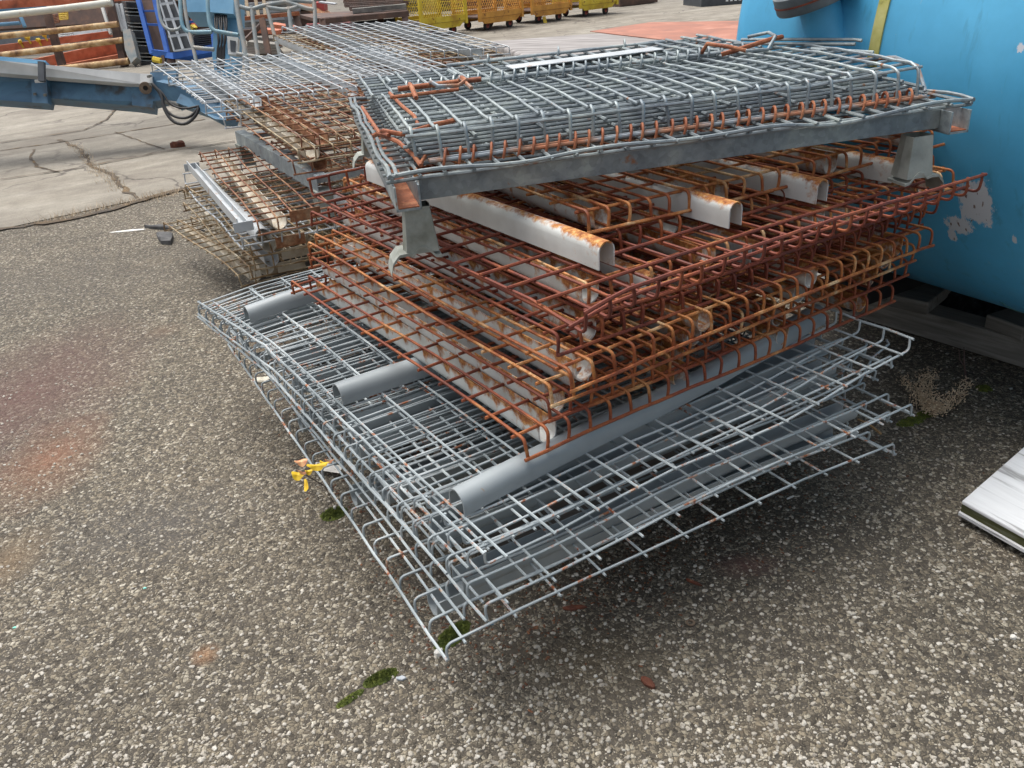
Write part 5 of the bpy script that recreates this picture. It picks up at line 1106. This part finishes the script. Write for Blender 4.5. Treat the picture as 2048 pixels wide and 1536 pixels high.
# ------------------------------------------------------------------ yellow mesh carts
def stockcart(lab, g, yaw, mat, Wc, Hc=1.05, Dp=.75, first=None):
    root = empty('mesh_cart', Matrix.Translation(g) @ Matrix.Rotation(rad(yaw), 4, 'Z'), lab, 'cart', 'yellow mesh carts in a row')
    z0 = .17
    b = MB(); b.prism([(.02, z0+.04), (.10, z0-.05), (Wc-.14, z0-.05), (Wc-.02, z0+.04)], 0, .03); b.prism([(.02, z0+.04), (.10, z0-.05), (Wc-.14, z0-.05), (Wc-.02, z0+.04)], Dp-.03, Dp); b.build('chassis', mat, root)
    b = MB(); b.box((Wc/2, Dp/2, z0+.05), (Wc, Dp, .02)); b.build('floor', 'brown_steel', root)
    for y in (0, Dp):
        b = MB(); b.bar((0, y, z0+.09), (Wc, y, z0+.09), .03, .09); b.build('sill', mat, root)
        b = MB(); b.bar((0, y, Hc), (Wc, y, Hc), .04, .05); b.build('top_rail', mat, root)
        b = MB(); sp = .048; zlo = z0+.13; hh = Hc-.02-zlo; n_ = int((Wc+hh*.6)/sp)
        for k in range(n_):
            for sg in (1, -1):
                xa = k*sp-hh*.6 if sg > 0 else k*sp; p0 = Vector((xa, y, zlo)); p1 = Vector((xa+sg*hh*.6, y, zlo+hh)); dv = p1-p0
                lo, hi = 0.0, 1.0
                if abs(dv.x) > 1e-6:
                    t0, t1 = sorted(((0-p0.x)/dv.x, (Wc-p0.x)/dv.x)); lo, hi = max(lo, t0), min(hi, t1)
                if hi-lo > .02: b.tube([p0+dv*lo, p0+dv*hi], .0055, 3, False)
        b.build('side_mesh', mat, root)
    for x in (0, Wc):
        for y in (0, Dp):
            b = MB(); b.bar((x, y, z0-.01), (x, y, Hc+.02), .05, .05, (0, 1, 0)); b.build('corner_post', mat, root)
        b = MB()
        for k in range(9): b.bar((x, 0, z0+.12+k*.1), (x, Dp, z0+.12+k*.1), .006, .012)
        b.build('end_mesh', mat, root)
    for x in (.22, Wc-.22):
        for y in (.10, Dp-.10):
            wv = MB(); mm = Matrix.Translation(Vector((x, y, .075))) @ Matrix.Rotation(rad(90), 4, 'X') @ Matrix.Rotation(rad(0), 4, 'Z')
            wv.lathe([(.001, -.018), (.055, -.02), (.072, -.016), (.075, 0), (.072, .016), (.055, .02), (.001, .018)], mm, 18); wo = wv.build('wheel', 'dark', root, smooth=True)
            hb = MB(); hb.lathe([(.001, -.024), (.036, -.022), (.036, .022), (.001, .024)], mm, 14); hb.build('hub', 'wheel_red', wo)
            fk = MB()
            for dy in (-.028, .028): fk.bar((x, y+dy, .07), (x+.02, y+dy, z0-.03), .004, .05, (0, 1, 0))
            fk.build('caster_fork', 'wheel_red', root)
    return root
cs = G(893, 88); ce = G(1200, 38); cdv = (ce-cs); cyaw = math.degrees(math.atan2(cdv.y, cdv.x))
carts = [('bright yellow mesh cart nearest the brown table', (846, 78), 'yellow', .92), ('amber-yellow mesh cart second from the table', (962, 64), 'orange_yellow', .95), ('amber mesh cart third from the table, stand post beneath', (1066, 49), 'orange_yellow', .95), ('pale yellow mesh cart farthest right in the row', (1162, 36), 'yellow', .98)]
for lab, p, mt, wd in carts: stockcart(lab, G(*p), cyaw-8, mt, wd)
tag(barpx('stand_post', (1088, 34, 15.3), (1092, 52, 15.3), .06, .06, 'yellow', None, (0, 1, 0)), 'short yellow stand post between the cart wheels', 'post')
o = MB(); g = G(1438, 9); o.bar(g+Vector((-.55, 0, .1)), g+Vector((.5, .2, .1)), .9, .2); oo = o.build('gray_case', 'dark_panel'); tag(oo, 'long dark gray case lying at the very back, left of the tank', 'case')
b = MB()
for k in range(5): b.box(g+Vector((.05+.09*k, -.42+.018*k, .1)), (.05, .004, .05))
mk = b.build('white_marks', 'white_paint', oo)
tag(barpx('steel_bundle', (1225, 3, 18), (1300, -6, 18.5), .5, .2, 'brown_steel'), 'dark bundle of steel past the last yellow cart', 'bundle')
# far yard backdrop: low steel stock rows that close the view above the frame
for k, (xa, xb, ya, mt) in enumerate(((-8.5, -3.5, 20, 'brown_steel'), (-3, 3, 23, 'dirty_steel'), (4, 10, 26, 'brown_steel'))):
    b = MB(); r2 = random.Random(k)
    for j in range(7):
        b.box(((xa+xb)/2+r2.uniform(-.2, .2), ya+r2.uniform(0, .4), .08+.16*j), (xb-xa-r2.uniform(0, .8), .8, .13))
    tag(b.build('steel_stock', mt), ['long rust-brown stack of steel in the far yard, behind the rack', 'long gray stack of steel in the far yard, behind the yellow carts', 'long brown stack of steel in the far yard, right of the carts'][k], 'steel stack')

# assorted steel scrap behind the lift rails and the table
r2 = random.Random(31)
scr = [('bent rusty plate leaning behind the lift rails', (610, 6, 14.6), (650, 30, 14.6), .5, .03, 'rust_plate'), ('dark red steel box behind the lift rails', (632, 14, 14.8), (652, 14, 14.8), .3, .16, 'red_sheet'),
       ('pale bent sheet edge sticking up beside the grates', (640, 4, 14.2), (672, 8, 14.2), .2, .02, 'pale_plate'), ('dark steel beam lying behind the trestle', (480, 66, 14.0), (600, 60, 14.4), .3, .10, 'brown_steel'),
       ('gray steel angle lying across the skids', (500, 76, 12.8), (575, 82, 12.8), .08, .05, 'dirty_steel'), ('brown steel beam lying low behind the yellow carts', (860, 8, 17.5), (1040, -6, 18.5), .4, .3, 'brown_steel'),
       ('rusty tube lying on the ground behind the rack', (20, 60, 15.5), (210, 34, 15.8), .2, .12, 'rust_plate'), ('faded blue steel bar behind the rack', (0, 20, 15.2), (90, 12, 15.2), .1, .08, 'steel_blue')]
for lab, a, c, w_, h_, mt in scr: tag(barpx('steel_scrap', a, c, w_, h_, mt), lab, 'scrap')
